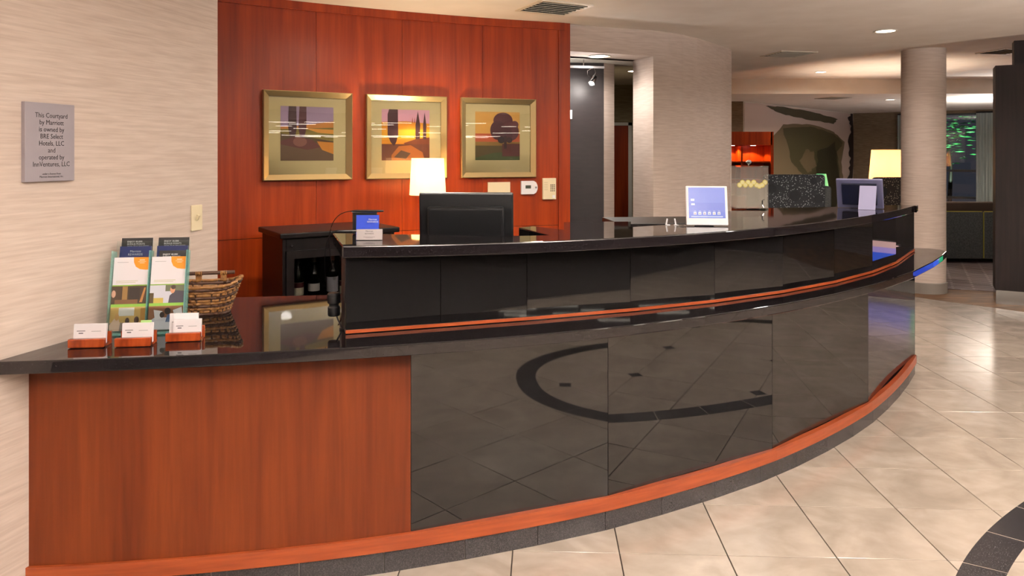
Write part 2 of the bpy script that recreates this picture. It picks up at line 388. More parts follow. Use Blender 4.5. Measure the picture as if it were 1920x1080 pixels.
wall('wall_corridor_end', [(.6, 12.2), (3.0, 12.2), (3.0, 12.3), (.6, 12.3)], 0, CEIL, M['paper_olive'])
wall('wall_corridor_side', [(1.0, 7.63), (1.04, 7.63), (1.3, 12.2), (1.2, 12.2)], 0, CEIL, M['paper_olive'])
wall('wall_lounge_side', [(2.2, 8.7), (2.47, 8.7), (3.0, 14), (4.6, 15.9), (4.5, 16.1), (2.8, 14.2)], 0, CEIL, M['brown_paper'])
# door at the end of the corridor
dr = struct(MB().box((1.73, 12.16, 1.01), (.40, .05, 2.0)).build('door_1', M['wood']))
MB().box((1.955, 12.15, 1.03), (.06, .07, 2.06)).build('door_casing', M['white_paint'], dr)
MB().box((1.74, 12.15, 2.035), (.49, .07, .05)).build('door_casing', M['white_paint'], dr)
# far lounge walls
wall('wall_lounge_left', [(4.6, 15.9), (5.02, 15.9), (5.02, 16.1), (4.5, 16.1)], 0, CEIL, M['brown_paper'])
wm = wall('wall_mural', [(5.02, 15.9), (9.5, 20.4), (9.4, 20.6), (4.95, 16.1)], 0, CEIL, M['white_paint'])
wall('wall_lounge_far', [(9.5, 20.4), (10.42, 19.8), (10.5, 19.95), (9.5, 20.6)], 0, CEIL, M['brown_paper'])

# ================================================================ reception desk
desk = thing('reception_desk', 'long curved reception desk with black granite panels and cherry wood end', 'desk', (.6, 3.3, 0))
# low countertop
fr = [(x, f_low(x)) for x in xs(-1.655, 2.6, 40)]
tip = [G(1712, 509, HL).xy, G(1750, 490, HL).xy, G(1768, 478, HL).xy, G(1775, 471.5, HL).xy, Vector((3.0, 5.12)), Vector((2.95, 5.19)), Vector((2.84, 5.22))]
fr = [p for p in fr if p[0] < tip[0].x-.05]
back = [offs(f_up, x, .16) for x in xs(2.55, -.62, 24)]
lowpoly = fr+[tuple(p) for p in tip]+[tuple(p) for p in back]+[(-.76, 3.47), (wx(3.38)+.001, 3.385)]
o = MB().prism(lowpoly, HL-.042, HL).build('low_countertop', M['counter'], desk)
bv = o.modifiers.new('bevel', 'BEVEL'); bv.width = .005; bv.segments = 3; bv.limit_method = 'ANGLE'; bv.angle_limit = math.radians(50)
# lower carcass, panels, rail and plinth
cut = [31, 770, 1140, 1448, 1628, 1715]
pv = [on_curve(f_pl, u) for u in cut]; pv[0] = Vector((-1.632, f_pl(-1.632)))
def inward(a, b): t = (b-a).normalized(); return Vector((-t.y, t.x))
car = [p+Vector((-.3, .9)).normalized()*.03 for p in pv]
MB().prism([tuple(p) for p in car]+[tuple(offs(f_pl, x, .5)) for x in xs(2.45, -1.5, 16)], .0, HL-.043).build('carcass', M['carcass'], desk)
def panel(a, b, z0, z1, th_, m, name, gap=.0015):
    n = inward(a, b); t = (b-a).normalized(); a = a+t*gap; b = b-t*gap
    return MB().prism([a, b, b+n*th_, a+n*th_], z0, z1).build(name, m, desk)
# cherry front follows the curve
seg = [Vector((x, f_pl(x))) for x in xs(pv[0].x, pv[1].x, 14)]
MB().prism([tuple(p) for p in seg]+[tuple(p+Vector((-.2, .98))*.025) for p in reversed(seg)], .137, HL-.043).build('cherry_front', M['wood_front'], desk)
for a, b in zip(pv[1:], pv[2:]): panel(a, b, .137, HL-.043, .022, M['granite'], 'granite_panel')
e0 = pv[-1]; e1 = e0+Vector((.10, .42))
panel(e0+Vector((.004, .004)), e1, .0, HL-.043, .02, M['granite'], 'end_panel')
def chord(vs, x):
    for a, b in zip(vs, vs[1:]):
        if a.x <= x <= b.x+1e-9: return a.y+(b.y-a.y)*(x-a.x)/(b.x-a.x)
    return vs[-1].y
f_rl = lambda x: f_pl(x) if x < pv[1].x else .8*f_pl(x)+.2*chord(pv[1:], x)
cv = [Vector((x, f_rl(x))) for x in xs(pv[0].x, pv[-1].x, 80)]
nrm = lambda x: (offs(f_pl, x, 1)-Vector((x, f_pl(x))))
MB().prism([tuple(p-nrm(p.x)*.012) for p in cv]+[tuple(p+nrm(p.x)*.015) for p in reversed(cv)], .082, .137).build('wood_rail', M['rail'], desk)
# plinth tiles
def at_arc(f, x0, x1, n):
    P_ = [Vector((x, f(x))) for x in xs(x0, x1, 400)]; l = [0]
    for a, b in zip(P_, P_[1:]): l.append(l[-1]+(b-a).length)
    out = []; k = 0
    for s in range(n+1):
        while k < 400 and l[k] < l[-1]*s/n-1e-9: k += 1
        out.append(P_[k])
    return out
pt = at_arc(f_rl, pv[0].x, pv[-1].x, 18)
for a, b in zip(pt, pt[1:]):
    n = inward(a, b); t = (b-a).normalized()
    MB().prism([a+t*.0012, b-t*.0012, b-t*.0012+n*.02, a+t*.0012+n*.02], 0, .081).build('plinth_tile', M['plinth'], desk)
cvb = [p+nrm(p.x)*.009 for p in cv]
MB().prism([tuple(p) for p in cvb]+[tuple(p+nrm(p.x)*.012) for p in reversed(cvb)], 0, .0805).build('plinth_grout', M['vent'], desk)
# raised part: panels, rail, carcass, countertop
uc = [648, 826, 988, 1182, 1340, 1468, 1564, 1636, 1680, 1714]
uv = [on_curve(f_up, u) for u in uc]
for a, b in zip(uv, uv[1:]): panel(a, b, HL+.001, HH-.045, .02, M['granite'], 'granite_panel', .001)
cu = [Vector((x, chord(uv, x))) for x in xs(uv[0].x, uv[-1].x, 80)]
nru = lambda x: (offs(f_up, x, 1)-Vector((x, f_up(x))))
MB().prism([tuple(p-nru(p.x)*.005) for p in cu]+[tuple(p+nru(p.x)*.015) for p in reversed(cu)], HL+.003, HL+.015).build('wood_rail', M['rail'], desk)
MB().prism([tuple(p+nru(p.x)*.022) for p in cu]+[tuple(p+nru(p.x)*.16) for p in reversed(cu)], HL+.001, HH-.045).build('carcass', M['carcass'], desk)
ql = uv[0]
MB().prism([ql+Vector((.002, .02)), ql+Vector((.03, .02)), Vector((-.69, 3.1)), Vector((-.725, 3.08))], HL+.001, HH-.045).build('end_panel', M['granite'], desk)
hp = [(x, f_high(x)) for x in xs(-.62, 2.66, 40)]+[tuple(G(1719, 386, HH).xy)]
bk = [(1721.5, 383.8), (1652, 385), (1555, 388), (1432, 390), (1361, 396), (1285, 419), (1184, 425.5), (1150, 430.5), (1102, 434.5), (1056, 430.5), (1000, 424), (972.4, 426.4), (1029, 441), (973, 442), (800, 440), (624, 437)]
hp += [tuple(G(u, v, HH).xy) for u, v in bk]
o = MB().prism(hp, HH-.045, HH).build('raised_countertop', M['counter'], desk)
bv = o.modifiers.new('bevel', 'BEVEL'); bv.width = .005; bv.segments = 3; bv.limit_method = 'ANGLE'; bv.angle_limit = math.radians(50)
rp_ = [(1058, 433.5), (1102, 437.5), (1150, 433.3), (1182, 428.5), (1183, 415.4), (1120, 415.6), (1057, 416.5)]
MB().prism([tuple(G(u, v, HH-.006).xy) for u, v in rp_], HH-.05, HH-.006).build('rear_countertop', M['counter'], desk)
# support under the broad right part, and the staff work surface
MB().prism([(1.0, 3.75), (1.75, 4.1), (2.5, 4.85), (2.0, 4.62), (1.6, 4.5), (1.36, 4.35)], 0, HH-.046).build('pedestal', M['carcass'], desk)
MB().prism([(-.55, 3.05), (.3, 3.2), (.95, 3.6), (.7, 3.75), (.2, 3.72), (-.7, 3.5)], .72, .76).build('work_surface', M['blackwood'], desk)
MB().prism([(.25, 3.4), (.58, 3.48), (.56, 3.72), (.22, 3.66)], 0, .72).build('drawer_unit', M['carcass'], desk)
MB().box((-.62, 3.33, .36), (.03, .3, .72)).build('leg_panel', M['carcass'], desk)

# ================================================================ things on the left wall
def wall_frame(u, Y=None):                            # matrix on left wall at column u: x along wall (towards the back), -y out of it
    k = (u-960)/F; y = (-1.65-.2708*2.33)/(k-.2708); x = wx(y)
    return T(x, y, 0) @ RZ(math.atan2(1, .2708))
m4 = wall_frame(88)
yb = m4.translation.y
s_ = thing('wall_sign', 'grey plaque with black ownership lettering on the papered wall', 'sign', m4.translation); s_.rotation_euler = m4.to_euler()
MB().box((0, -.008, 1.556), (.196, .016, .268), bev=.002).build('plaque', M['grey_sign'], s_, world=False)
for k, ln in enumerate(['This Courtyard', 'by Marriott', 'is owned by', 'BRE Select', 'Hotels, LLC', 'and', 'operated by', 'InnVentures, LLC']):
    text(ln, .0235, M['ink'], s_, T(.004, -.0165, 1.640-.0238*k), sx=.88)
text('under a license from\nMarriott International, Inc.', .0098, M['ink'], s_, T(.004, -.0165, 1.445), sx=.9)
m4 = wall_frame(367.5)
s_ = thing('light_switch', 'ivory light switch on the papered wall beside the cherry wall', 'switch', m4.translation); s_.rotation_euler = m4.to_euler()
MB().box((0, -.003, 1.235), (.07, .006, .113), bev=.002).build('plate', M['ivory'], s_, world=False)
MB().box((0, -.009, 1.237), (.01, .012, .024), rot=Matrix.Rotation(.4, 3, 'X')).build('toggle', M['ivory'], s_, world=False)

# ================================================================ things on the low countertop
z = HL+.0005
def at(u, v, h=HL): p = G(u, v, h); p.z = h+.0005; return p
def card_holder(u, v, rz, label, stacks):
    c = at(u, v); t = thing('card_holder', label, 'card holder', c, rz, 'wooden card holders')
    MB().box((0, 0, .016), (.118, .02, .030), bev=.004).build('front_block', M['redwood'], t, world=False)
    MB().box((0, .052, .022), (.118, .012, .044), bev=.003).build('back_block', M['redwood'], t, world=False)
    MB().box((0, .028, .004), (.112, .042, .008)).build('base', M['redwood'], t, world=False)
    for (x, y, w_, h_, tilt, lbl, grn) in stacks:
        m = t.matrix_basis @ T(x, y, .0095) @ RX(tilt)
        cs = thing('business_cards', lbl, 'cards', m.translation); cs.rotation_euler = m.to_euler()
        MB().box((0, 0, h_/2), (w_, .012, h_)).build('card_stack', M['card'], cs, world=False)
        print_mesh('card_print', [(rect(.03, .1, .97, .95), '#e8e4e8'), (rect(.1, .62, .36, .66), '#77777c'), (rect(.16, .5, .3, .55), '#55555c'), (rect(.55, .6, .85, .63), '#aaaaae')], w_, h_, M['print'], cs, T(0, -.0063, 0))
        if grn: MB().box((.025, .003, h_+.002), (.035, .003, .012)).build('green_tab', mat('green_tab', '#a9cf86', .6), cs, world=False)
card_holder(163, 652, .10, 'wooden card holder closest to the wall corner with one white card stack', [(0, .022, .106, .066, -.12, 'white business cards in the holder closest to the wall', False)])
card_holder(250, 650, .12, 'middle wooden card holder in front of the brochure stand', [(.006, .022, .100, .066, -.08, 'white business cards with a pale green tab behind', True)])
card_holder(344, 640, .14, 'wooden card holder holding two stacks of cards beside the basket', [(-.008, .031, .096, .082, -.1, 'rear stack of white cards in the two-stack holder', False), (.008, .0175, .094, .064, -.1, 'front stack of white cards in the two-stack holder', False)])
# acrylic brochure stand
bc = at(270, 628); brz = .16
bs = thing('brochure_stand', 'clear two pocket acrylic brochure stand with green edges', 'brochure stand', bc, brz)
tilt = -.20
MB().box((0, .045, .004), (.262, .10, .008), bev=.001).build('foot', M['acrylic_edge'], bs, world=False)
bp = MB()
for x in (-.131, 0, .131): bp.box((x, .028+.03, .15), (.003, .05, .30), rot=Matrix.Rotation(tilt, 3, 'X'))
bp.build('divider', M['acrylic_edge'], bs, world=False)
MB().box((0, .083, .17), (.262, .003, .33), rot=Matrix.Rotation(tilt, 3, 'X')).build('back_plate', M['acrylic'], bs, world=False)
MB().box((0, .012, .055), (.262, .003, .09), rot=Matrix.Rotation(tilt, 3, 'X')).build('front_pocket', M['acrylic'], bs, world=False)
def brochure(x, y, z0, ht, shapes, label, texts=(), group=None, wd=.112):
    m = bs.matrix_basis @ T(x, y, z0) @ RX(tilt)
    b = thing('brochure', label, 'brochure', m.translation); b.rotation_euler = m.to_euler()
    if group: b['group'] = group
    MB().box((0, .0015, ht/2), (wd, .003, ht)).build('paper', M['card'], b, world=False)
    print_mesh('cover_print', shapes, wd, ht, M['print'], b, T(0, -.0003, 0))
    for body, size, px, pz, mm in texts: text(body, size, M[mm], b, T(px-(.036 if body[0] == 'E' else 0), -.0012, pz), sx=.95, align='LEFT' if body[0] == 'E' else 'CENTER')
BLK = [(rect(0, 0, 1, 1), '#141214')]
bl_txt = lambda n: ('ENJOY %s\nBONUS POINTS\nAND THE BENEFITS' % n, .0095, 0, .318, 'whiteink')
for x, s in ((-.066, 'left of the stand'), (.066, 'right of the stand')):
    brochure(x, .072, .012, .335, BLK, 'tall black bonus points leaflet behind the blue one, ' + ('over the wood scene brochure' if x < 0 else 'over the bed scene brochure'), [bl_txt('40,000' if x < 0 else '30,000')])
BLU = [(rect(0, 0, 1, 1), '#26307e'), (ell(.75, .75, .3, .09), '#4a4aa0'), (ell(.25, .6, .3, .12), '#1b2566')]
brochure(-.066, .058, .012, .305, BLU, 'blue rewards leaflet with white heading in the brochure stand', [('Marriott\nREWARDS', .012, .0, .282, 'whiteink'), ('MEET YOUR REWARDS!', .0098, 0, .255, 'whiteink')])
brochure(.066, .058, .012, .305, BLU, 'blue leaflet mostly covered by a black leaflet in the stand')
brochure(.072, .046, .012, .288, BLK, 'short black bonus points leaflet in front of a blue one', [('ENJOY 40,000\nBONUS POINTS\nAND THE BENEFITS', .0095, 0, .270, 'whiteink')], wd=.098)
def cover(kind):
    s = [(rect(0, 0, 1, 1), '#e9e4ea'), ([(.56, 1), (.57, .93), (.63, .87), (.75, .835), (.9, .825), (1, .825), (1, 1)], '#e8901e'),
         (rect(.73, .955, .88, .966), '#f6e6d0'), (rect(.69, .934, .92, .941), '#f3d3a8'), (rect(.74, .915, .88, .924), '#f3d3a8'), (rect(.1, .93, .42, .937), '#b9b4bc'), (rect(.1, .67, .72, .678), '#c9c6a8'), (rect(.1, .65, .66, .657), '#c9c6a8'), (rect(0, .605, 1, .62), '#7fa63c')]
    if kind == 0:
        s += [(rect(0, .36, 1, .605), '#3a2a1c'), (rect(.3, .42, .45, .6), '#8a6a3e'), (rect(.5, .42, .8, .58), '#241a14'), ([(.8, .38), (.88, .38), (.97, .58), (.92, .58)], '#b07a45'), (rect(.1, .36, .75, .42), '#6b4a30'), (ell(.06, .5, .06, .05), '#c9a08a'),
              (rect(0, .32, 1, .36), '#86b54a'), (rect(0, 0, 1, .32), '#c9a566'), (rect(.24, .2, .68, .31), '#e4e0e0'), (rect(0, 0, 1, .11), '#8a7a78'), ([(0, 0), (.28, 0), (.3, .1), (.22, .2), (.12, .16), (0, .08)], '#d9b8a8'), (ell(.2, .19, .06, .05), '#c99a62'), (ell(.5, .13, .06, .045), '#3a2620'), (ell(.76, .14, .07, .05), '#4a3024'), (rect(.86, .1, 1, .3), '#b5813e')]
    else:
        s += [(rect(0, .36, 1, .605), '#cfd0dc'), (rect(0, .36, .12, .5), '#4a3a20'), (rect(.12, .36, .4, .43), '#c9b25a'), (rect(.45, .52, 1, .605), '#5a5f48'), ([(.55, .36), (1, .36), (1, .52), (.75, .53), (.58, .46)], '#3a3640'), (ell(.66, .54, .07, .05), '#c98f70'), (ell(.68, .575, .07, .03), '#3a2820'),
              (rect(0, .32, 1, .36), '#86b54a'), (rect(0, 0, 1, .32), '#8a5a40'), ([(0, 0), (1, 0), (1, .1), (.6, .16), (.2, .17), (0, .1)], '#d8d4e2'), ([(.15, .27), (.4, .25), (.45, .15), (.2, .13)], '#e4e0ea'), ([(.7, .26), (.95, .3), (1, .14), (.8, .12)], '#e4e0ea'), ([(.5, .1), (.8, .1), (.78, .22), (.55, .2)], '#4a5f8a'), (ell(.55, .25, .09, .045), '#2a1c18'), (ell(.4, .2, .07, .04), '#3a2822')]
    return s
cv_txt = []
brochure(-.066, .022, .012, .268, cover(0), 'white brochure with orange corner and a family meal photo', cv_txt, wd=.122)
brochure(.066, .022, .012, .268, cover(1), 'white brochure with orange corner and a couple in bed photo', cv_txt, wd=.122)
# wicker basket
kc = at(388, 586)
kb = thing('wicker_basket', 'woven wicker basket with a dark rod handle behind the brochure stand', 'basket', kc, .25)
def kp(a, t):                                         # boat shaped: t 0 bottom .. 1 rim
    rx, ry = .085+.05*t, .06+.035*t
    return Vector((rx*math.copysign(abs(math.cos(a))**.7, math.cos(a)), ry*math.copysign(abs(math.sin(a))**.7, math.sin(a)), .004+(.115+.025*abs(math.cos(a))**3)*t))
NA = 44
for r_ in range(11):
    tt = r_/10; wv = MB()
    pts = [kp(2*math.pi*k/NA, tt)*1.0+Vector((math.cos(2*math.pi*k/NA), math.sin(2*math.pi*k/NA), 0))*(.004*(-1)**(k+r_)) for k in range(NA)]
    wv.tube(pts, .0065 if r_ in (0, 9, 10) else .0056, 6, True).build('weave_strand', M['wicker'] if r_ % 3 else M['wicker_dark'], kb, True, world=False)
stk = MB()
for k in range(22):
    a = 2*math.pi*k/22; stk.tube([kp(a, 0), kp(a, .5), kp(a, 1)], .0045, 5)
stk.build('stakes', M['wicker_dark'], kb, True, world=False)
MB().prism([kp(2*math.pi*k/30, .02).xy for k in range(30)], .002, .008).build('bottom', M['wicker_dark'], kb, world=False)
MB().tube([(-.10, .085, .152), (.10, .085, .152)], .008, 10).build('handle_rod', M['wicker_dark'], kb, True, world=False)
for x in (-.055, .045):
    wr = MB()
    for q in range(4): wr.lathe([(.0085, -.003), (.0115, 0), (.0085, .003)], seg=12, caps=False, M=T(x+.007*q, .085, .150) @ Matrix.Rotation(math.pi/2, 4, 'Y'))
    wr.box((x+.01, .086, .135), (.024, .008, .03)).build('wrapping', M['wicker'], kb, True, world=False)
# black stub on a thin stalk beside the raised part
c = at(641, 617); st = thing('counter_stub', 'black ribbed stub on a thin stalk beside the raised counter', 'device', c)
MB().tube([(.004, -.01, .002), (-.015, .0, .035), (-.028, .01, .062)], .0032, 8).build('stalk', M['black'], st, True, world=False)
MB().lathe([(.0, -.005), (.021, -.004), (.023, .0), (.023, .028), (.018, .034), (.018, .04), (.024, .045), (.025, .078), (.021, .083), (0, .084)], (-.033, .012, .052), 20).build('head', M['black'], st, True, world=False)
MB().lathe([(.012, 0), (.012, .004), (0, .004)], (.004, -.01, 0), 14).build('foot', M['black'], st, True, world=False)

# ================================================================ wine cabinet with bottles
cab_h = 1.01
cp = G(529.6, 437, cab_h); ca = math.radians(33)
cb = thing('wine_cabinet', 'black wooden wine cabinet with a glass door against the cherry wall', 'cabinet', (cp.x, cp.y, 0), ca)
W_, D_ = .78, .5
bd = MB()
bd.box((.012, D_/2, cab_h/2-.02), (.024, D_, cab_h-.04)); bd.box((W_-.012, D_/2, cab_h/2-.02), (.024, D_, cab_h-.04))
bd.box((W_/2, D_-.01, cab_h/2-.02), (W_-.05, .02, cab_h-.04)); bd.box((W_/2, D_/2, .05), (W_-.05, D_-.02, .1))
bd.build('body', M['blackwood'], cb, world=False)
MB().box((W_/2, D_/2-.01, cab_h-.018), (W_+.05, D_+.06, .036), bev=.008).build('top', M['blackwood'], cb, world=False)
MB().box((W_/2, .012, cab_h-.085), (W_-.05, .024, .09), bev=.003).build('drawer_rail', M['blackwood'], cb, world=False)
dm = MB()
for x in (.045, W_-.045): dm.box((x, -.012, .50), (.05, .022, .78))
for zz in (.135, .865): dm.box((W_/2, -.012, zz), (W_-.14, .022, .05))
dd = dm.build('door', M['blackwood'], cb, world=False)
o = MB().box((W_/2, -.012, .50), (W_-.14, .004, .68)).build('pane', M['smoke'], dd, world=False)
MB().lathe([(.010, 0), (.010, .006), (.004, .006), (.004, .003), (0, .003)], seg=14, M=T(.06, -.001, cab_h-.085) @ RX(math.pi/2)).build('lock', M['chrome'], cb, True, world=False)
MB().box((W_/2, D_/2, .545), (W_-.05, D_-.06, .016)).build('shelf', M['blackwood'], cb, world=False)
lab = [('#e5dfc0', 'dark wine bottle with a picture label', .085), ('#dcd8d4', 'wine bottle with a low white label in the cabinet', .07), ('#d0ced8', 'wine bottle with a seal label in the cabinet', .1), ('#bdbccb', 'wine bottle with a seal label standing by the cabinet side', .1)]
bpos = [(.12, .07), (.225, .06), (.36, .08), (.47, .09)]
inv = cb.matrix_basis
for k, ((x, y), (lc, lbl, lh)) in enumerate(zip(bpos, lab)):
    p = inv @ Vector((x, y, .5535))
    b = thing('wine_bottle', lbl, 'bottle', p, ca, 'bottles in the wine cabinet')
    MB().lathe([(0, 0), (.036, .001), (.038, .01), (.038, .16), (.034, .185), (.017, .215), (.0145, .23), (.0145, .285), (.016, .287), (.016, .3), (0, .301)], seg=24).build('glass_body', M['bottle'], b, True, world=False)
    MB().lathe([(.0386, .035+(.02 if lh < .08 else 0)), (.0386, .035+lh)], seg=24, caps=False).build('label_paper', mat('label_%d' % k, lc, .6), b, True, world=False)
    if k == 0: MB().lathe([(.0389, .085), (.0389, .118)], seg=24, caps=False).build('label_picture', mat('label_pic', '#5a1f22', .6), b, True, world=False)
    if k >= 2: MB().lathe([(.0, 0), (.011, 0), (.011, .002), (0, .002)], seg=16, M=T(0, -.0385, .125) @ RX(math.pi/2)).build('seal', M['silver'], b, True, world=False)
    MB().lathe([(.0152, .245), (.0152, .29), (.0165, .29), (.0165, .302), (0, .303)], seg=20).build('capsule', mat('capsule_%d' % k, ['#1a1012', '#3a3424', '#8a5a48', '#6a4a40'][k], .4), b, True, world=False)

# ================================================================ on the raised counter, left end
hz = HH+.0005
def ath(u, v): return at(u, v, HH)
c = ath(692, 451); sg = thing('silver_stand', 'silver wedge with small black lettering on the raised counter', 'sign', c, .06)
MB().box((0, .012, .021), (.1, .012, .042), rot=Matrix.Rotation(-.2, 3, 'X')).build('wedge', mat('matte_silver', '#a59c9c', .5, .3), sg, world=False)
text('Marriott', .0085, M['ink'], sg, T(0, .012, .021) @ RX(-.2) @ T(0, -.0062, .010))
text('REWARDS', .0075, M['ink'], sg, T(0, .012, .021) @ RX(-.2) @ T(0, -.0062, .001))
print_mesh('small_print', [(rect(.3, .0, .7, .12), '#6a6264'), (rect(.18, .3, .82, .42), '#6a6264')], .07, .012, M['print'], sg, T(0, .012, .021) @ RX(-.2) @ T(0, -.0062, -.014))
c = ath(688, 444); bl = thing('blue_card', 'blue upright card with white print behind the silver wedge', 'card', c, .05)
MB().box((0, .02, .043), (.092, .004, .086), rot=Matrix.Rotation(-.15, 3, 'X')).build('card_face', M['blue'], bl, world=False)
text('Marriott\nREWARDS', .010, M['whiteink'], bl, T(.022, .010, .066) @ RX(-.15))
c = ath(683, 439.5); dv = thing('card_terminal', 'black card terminal with silver top behind the blue card', 'terminal', c, .05)
MB().box((0, .02, .045), (.10, .04, .09), bev=.006).build('terminal_body', M['black'], dv, world=False)
MB().box((.0, .02, .0935), (.104, .044, .006), bev=.002).build('top_plate', M['silver'], dv, world=False)
def pen(u, v, zt, lab_, rz, pts):
    c = ath(u, v); c.z += zt; p = thing('tethered_pen', lab_, 'pen', c, rz)
    MB().lathe([(.001, -.075), (.004, -.06), (.0048, -.05), (.0048, .05), (.003, .065), (0, .066)], seg=10, M=RX(math.pi/2) @ Matrix.Identity(4)).build('barrel', M['black'], p, True, world=False).rotation_euler = (0, 0, math.pi/2)
    MB().tube(pts, .0016, 6).build('cord', M['black'], p, True, world=False)
ctr = lambda P0, P1, P2, n=14: [tuple(Vector(P0)*(1-t)**2+Vector(P1)*2*t*(1-t)+Vector(P2)*t*t) for t in [i/n for i in range(n+1)]]
pen(690, 441, .100, 'black pen lying across the card terminal with its cord hanging', .0, ctr((-.06, 0, 0), (-.20, .0, .0), (-.17, .10, -.26)))
pen(668, 446.5, .0285, 'black pen plugged beside the silver wedge with a looping cord', .2, ctr((-.05, 0, 0), (-.14, .02, .03), (-.125, .12, -.22)))

# ================================================================ monitor behind the counter
c = R(874, 440, 3.30); mo = thing('computer_monitor', 'black computer monitor seen from behind on the staff desk', 'monitor', (c.x, c.y, .7605), -.03)
rt = Matrix.Rotation(.10, 3, 'X')
MB().box((0, .02, .42), (.425, .025, .33), rot=rt, bev=.008).build('bezel', M['black'], mo, world=False)
MB().box((0, -.008, .405), (.345, .04, .235), rot=rt, bev=.014, seg=3).build('back_shell', M['black'], mo, world=False)
MB().lathe([(.02, 0), (.02, .003), (.016, .003), (.016, .0)], seg=24, M=T(.02, -.032, .36) @ RX(math.pi/2+.1)).build('round_badge', M['black'], mo, True, world=False)
MB().box((0, .0, .16), (.07, .03, .32), bev=.005).build('stand_neck', M['black'], mo, world=False)
MB().box((0, .02, .008), (.24, .18, .015), bev=.006).build('stand_base', M['black'], mo, world=False)

# ================================================================ credenza, lamp
ca0, ca1 = wang(705), wang(985)
cr = thing('credenza', 'low dark credenza along the cherry wall behind the desk', 'credenza', (wpt((ca0+ca1)/2, .25).x, wpt((ca0+ca1)/2, .25).y, 0))
MB().prism(arc_poly(ca0, ca1, .03, .47), .0, .76).build('credenza_body', M['blackwood'], cr)
MB().prism(arc_poly(ca0+.003, ca1-.003, .025, .50), .76, .79).build('credenza_top', M['counter'], cr)
c = R(802, 300, 5.68); lp = thing('table_lamp', 'lit table lamp with cream shade and stacked crystal base', 'lamp', (c.x, c.y, .7905))
MB().lathe([(.141, .416), (.1255, .70), (.1235, .70), (.139, .416)], seg=48, caps=False).build('lamp_shade', M['shade'], lp, True, world=False)
for q in range(6):
    MB().box((0, 0, .045+.062*q), (.085 if q < 3 else .07, .085 if q < 3 else .07, .058), bev=.004).build('crystal_block', M['crystal'], lp, world=False)
MB().lathe([(.07, 0), (.07, .012), (.02, .014), (0, .014)], seg=24).build('base', M['silver'], lp, True, world=False)
MB().lathe([(.008, .39), (.008, .52), (0, .52)], seg=12).build('stem', M['silver'], lp, True, world=False)
bl_ = bpy.data.lights.new('lamp_bulb', 'POINT'); bl_.energy = 40; bl_.color = (1, .76, .48); bl_.shadow_soft_size = .035
o = bpy.data.objects.new('lamp_bulb', bl_); COL.objects.link(o); o.parent = lp; o.location = (0, 0, .60)

# ================================================================ framed pictures
def wall_m(u, off=0):
    a = wang(u, off); p = wpt(a, off); return T(p.x, p.y, 0) @ RZ(a-math.pi/2)
ART1 = [(rect(0, 0, 1, 1), '#a58da8'), ([(0, .62), (.3, .64), (.6, .68), (1, .74), (1, .4), (0, .4)], '#c9873a'), ([(0, .58), (.5, .6), (1, .62), (1, .3), (0, .3)], '#8a7a34'), ([(.45, .6), (1, .58), (1, .5), (.7, .52)], '#dd9a3a'),
        ([(0, .5), (.5, .44), (1, .36), (1, .3), (0, .3)], '#5f4a2c'), (rect(0, 0, 1, .33), '#6e553c'), ([(.68, .36), (1, .34), (1, .12), (.78, .2)], '#d08a2c'), ([(0, .36), (.3, .46), (.6, .38), (.75, .25), (.5, .2), (.2, .26), (0, .3)], '#6b3a34'),
        (ell(.36, .35, .13, .09), '#8a5a4a'), ([(.15, 1), (.29, 1), (.3, .6), (.27, .44), (.17, .44), (.14, .62)], '#4a2b2c'), ([(.35, 1), (.48, 1), (.48, .6), (.44, .42), (.36, .43), (.33, .6)], '#5c3032')]
ART2 = [(rect(0, 0, 1, 1), '#d7a2b4'), ([(0, .75), (.5, .77), (1, .73), (1, .3), (0, .3)], '#d9921c'), ([(0, .6), (1, .62), (1, .45), (0, .4)], '#e5a820'), ([(.45, .34), (.7, .42), (1, .46), (1, .3), (.5, .3)], '#7a3f22'), (rect(0, 0, 1, .32), '#6b3a26'),
        ([(.2, .1), (.35, .28), (.6, .3), (.85, .16), (.9, 0), (.2, 0)], '#b06a2c'), ([(.25, .06), (.4, .2), (.6, .14), (.5, .03)], '#5a4434'), ([(.15, 1), (.33, 1), (.34, .5), (.3, .36), (.25, .28), (.18, .36), (.12, .5), (.12, .9)], '#4a2428'),
        ([(.70, .42), (.79, .42), (.8, .7), (.75, .98), (.70, .7)], '#4c2a2c'), ([(.86, .42), (.93, .42), (.93, .7), (.895, .96), (.86, .7)], '#4c2a2c'), ([(.62, .74), (.65, .74), (.635, .86)], '#b0603a'), ([(.67, .74), (.7, .74), (.685, .86)], '#b0603a')]
ART3 = [(rect(0, 0, 1, 1), '#d3a04a'), (rect(0, .36, 1, .55), '#b5562c'), (rect(0, .28, 1, .38), '#8c6a2c'), (rect(0, 0, 1, .3), '#5a4a22'), ([(0, .05), (.4, .15), (1, .2), (1, 0), (0, 0)], '#4a5528'), (rect(.6, .08, 1, .34), '#5a2a24'),
        (ell(.62, .82, .22, .17), '#54262a'), (ell(.5, .62, .17, .2), '#4c2226'), (ell(.78, .6, .2, .2), '#5a2a2e'), (ell(.62, .55, .22, .16), '#4c2226'), (ell(.88, .74, .09, .08), '#63302f'), (ell(.58, .42, .08, .07), '#2a1a1c'), (ell(.76, .42, .07, .06), '#3a1f1e'), (rect(.64, .24, .7, .5), '#3a1f1c')]
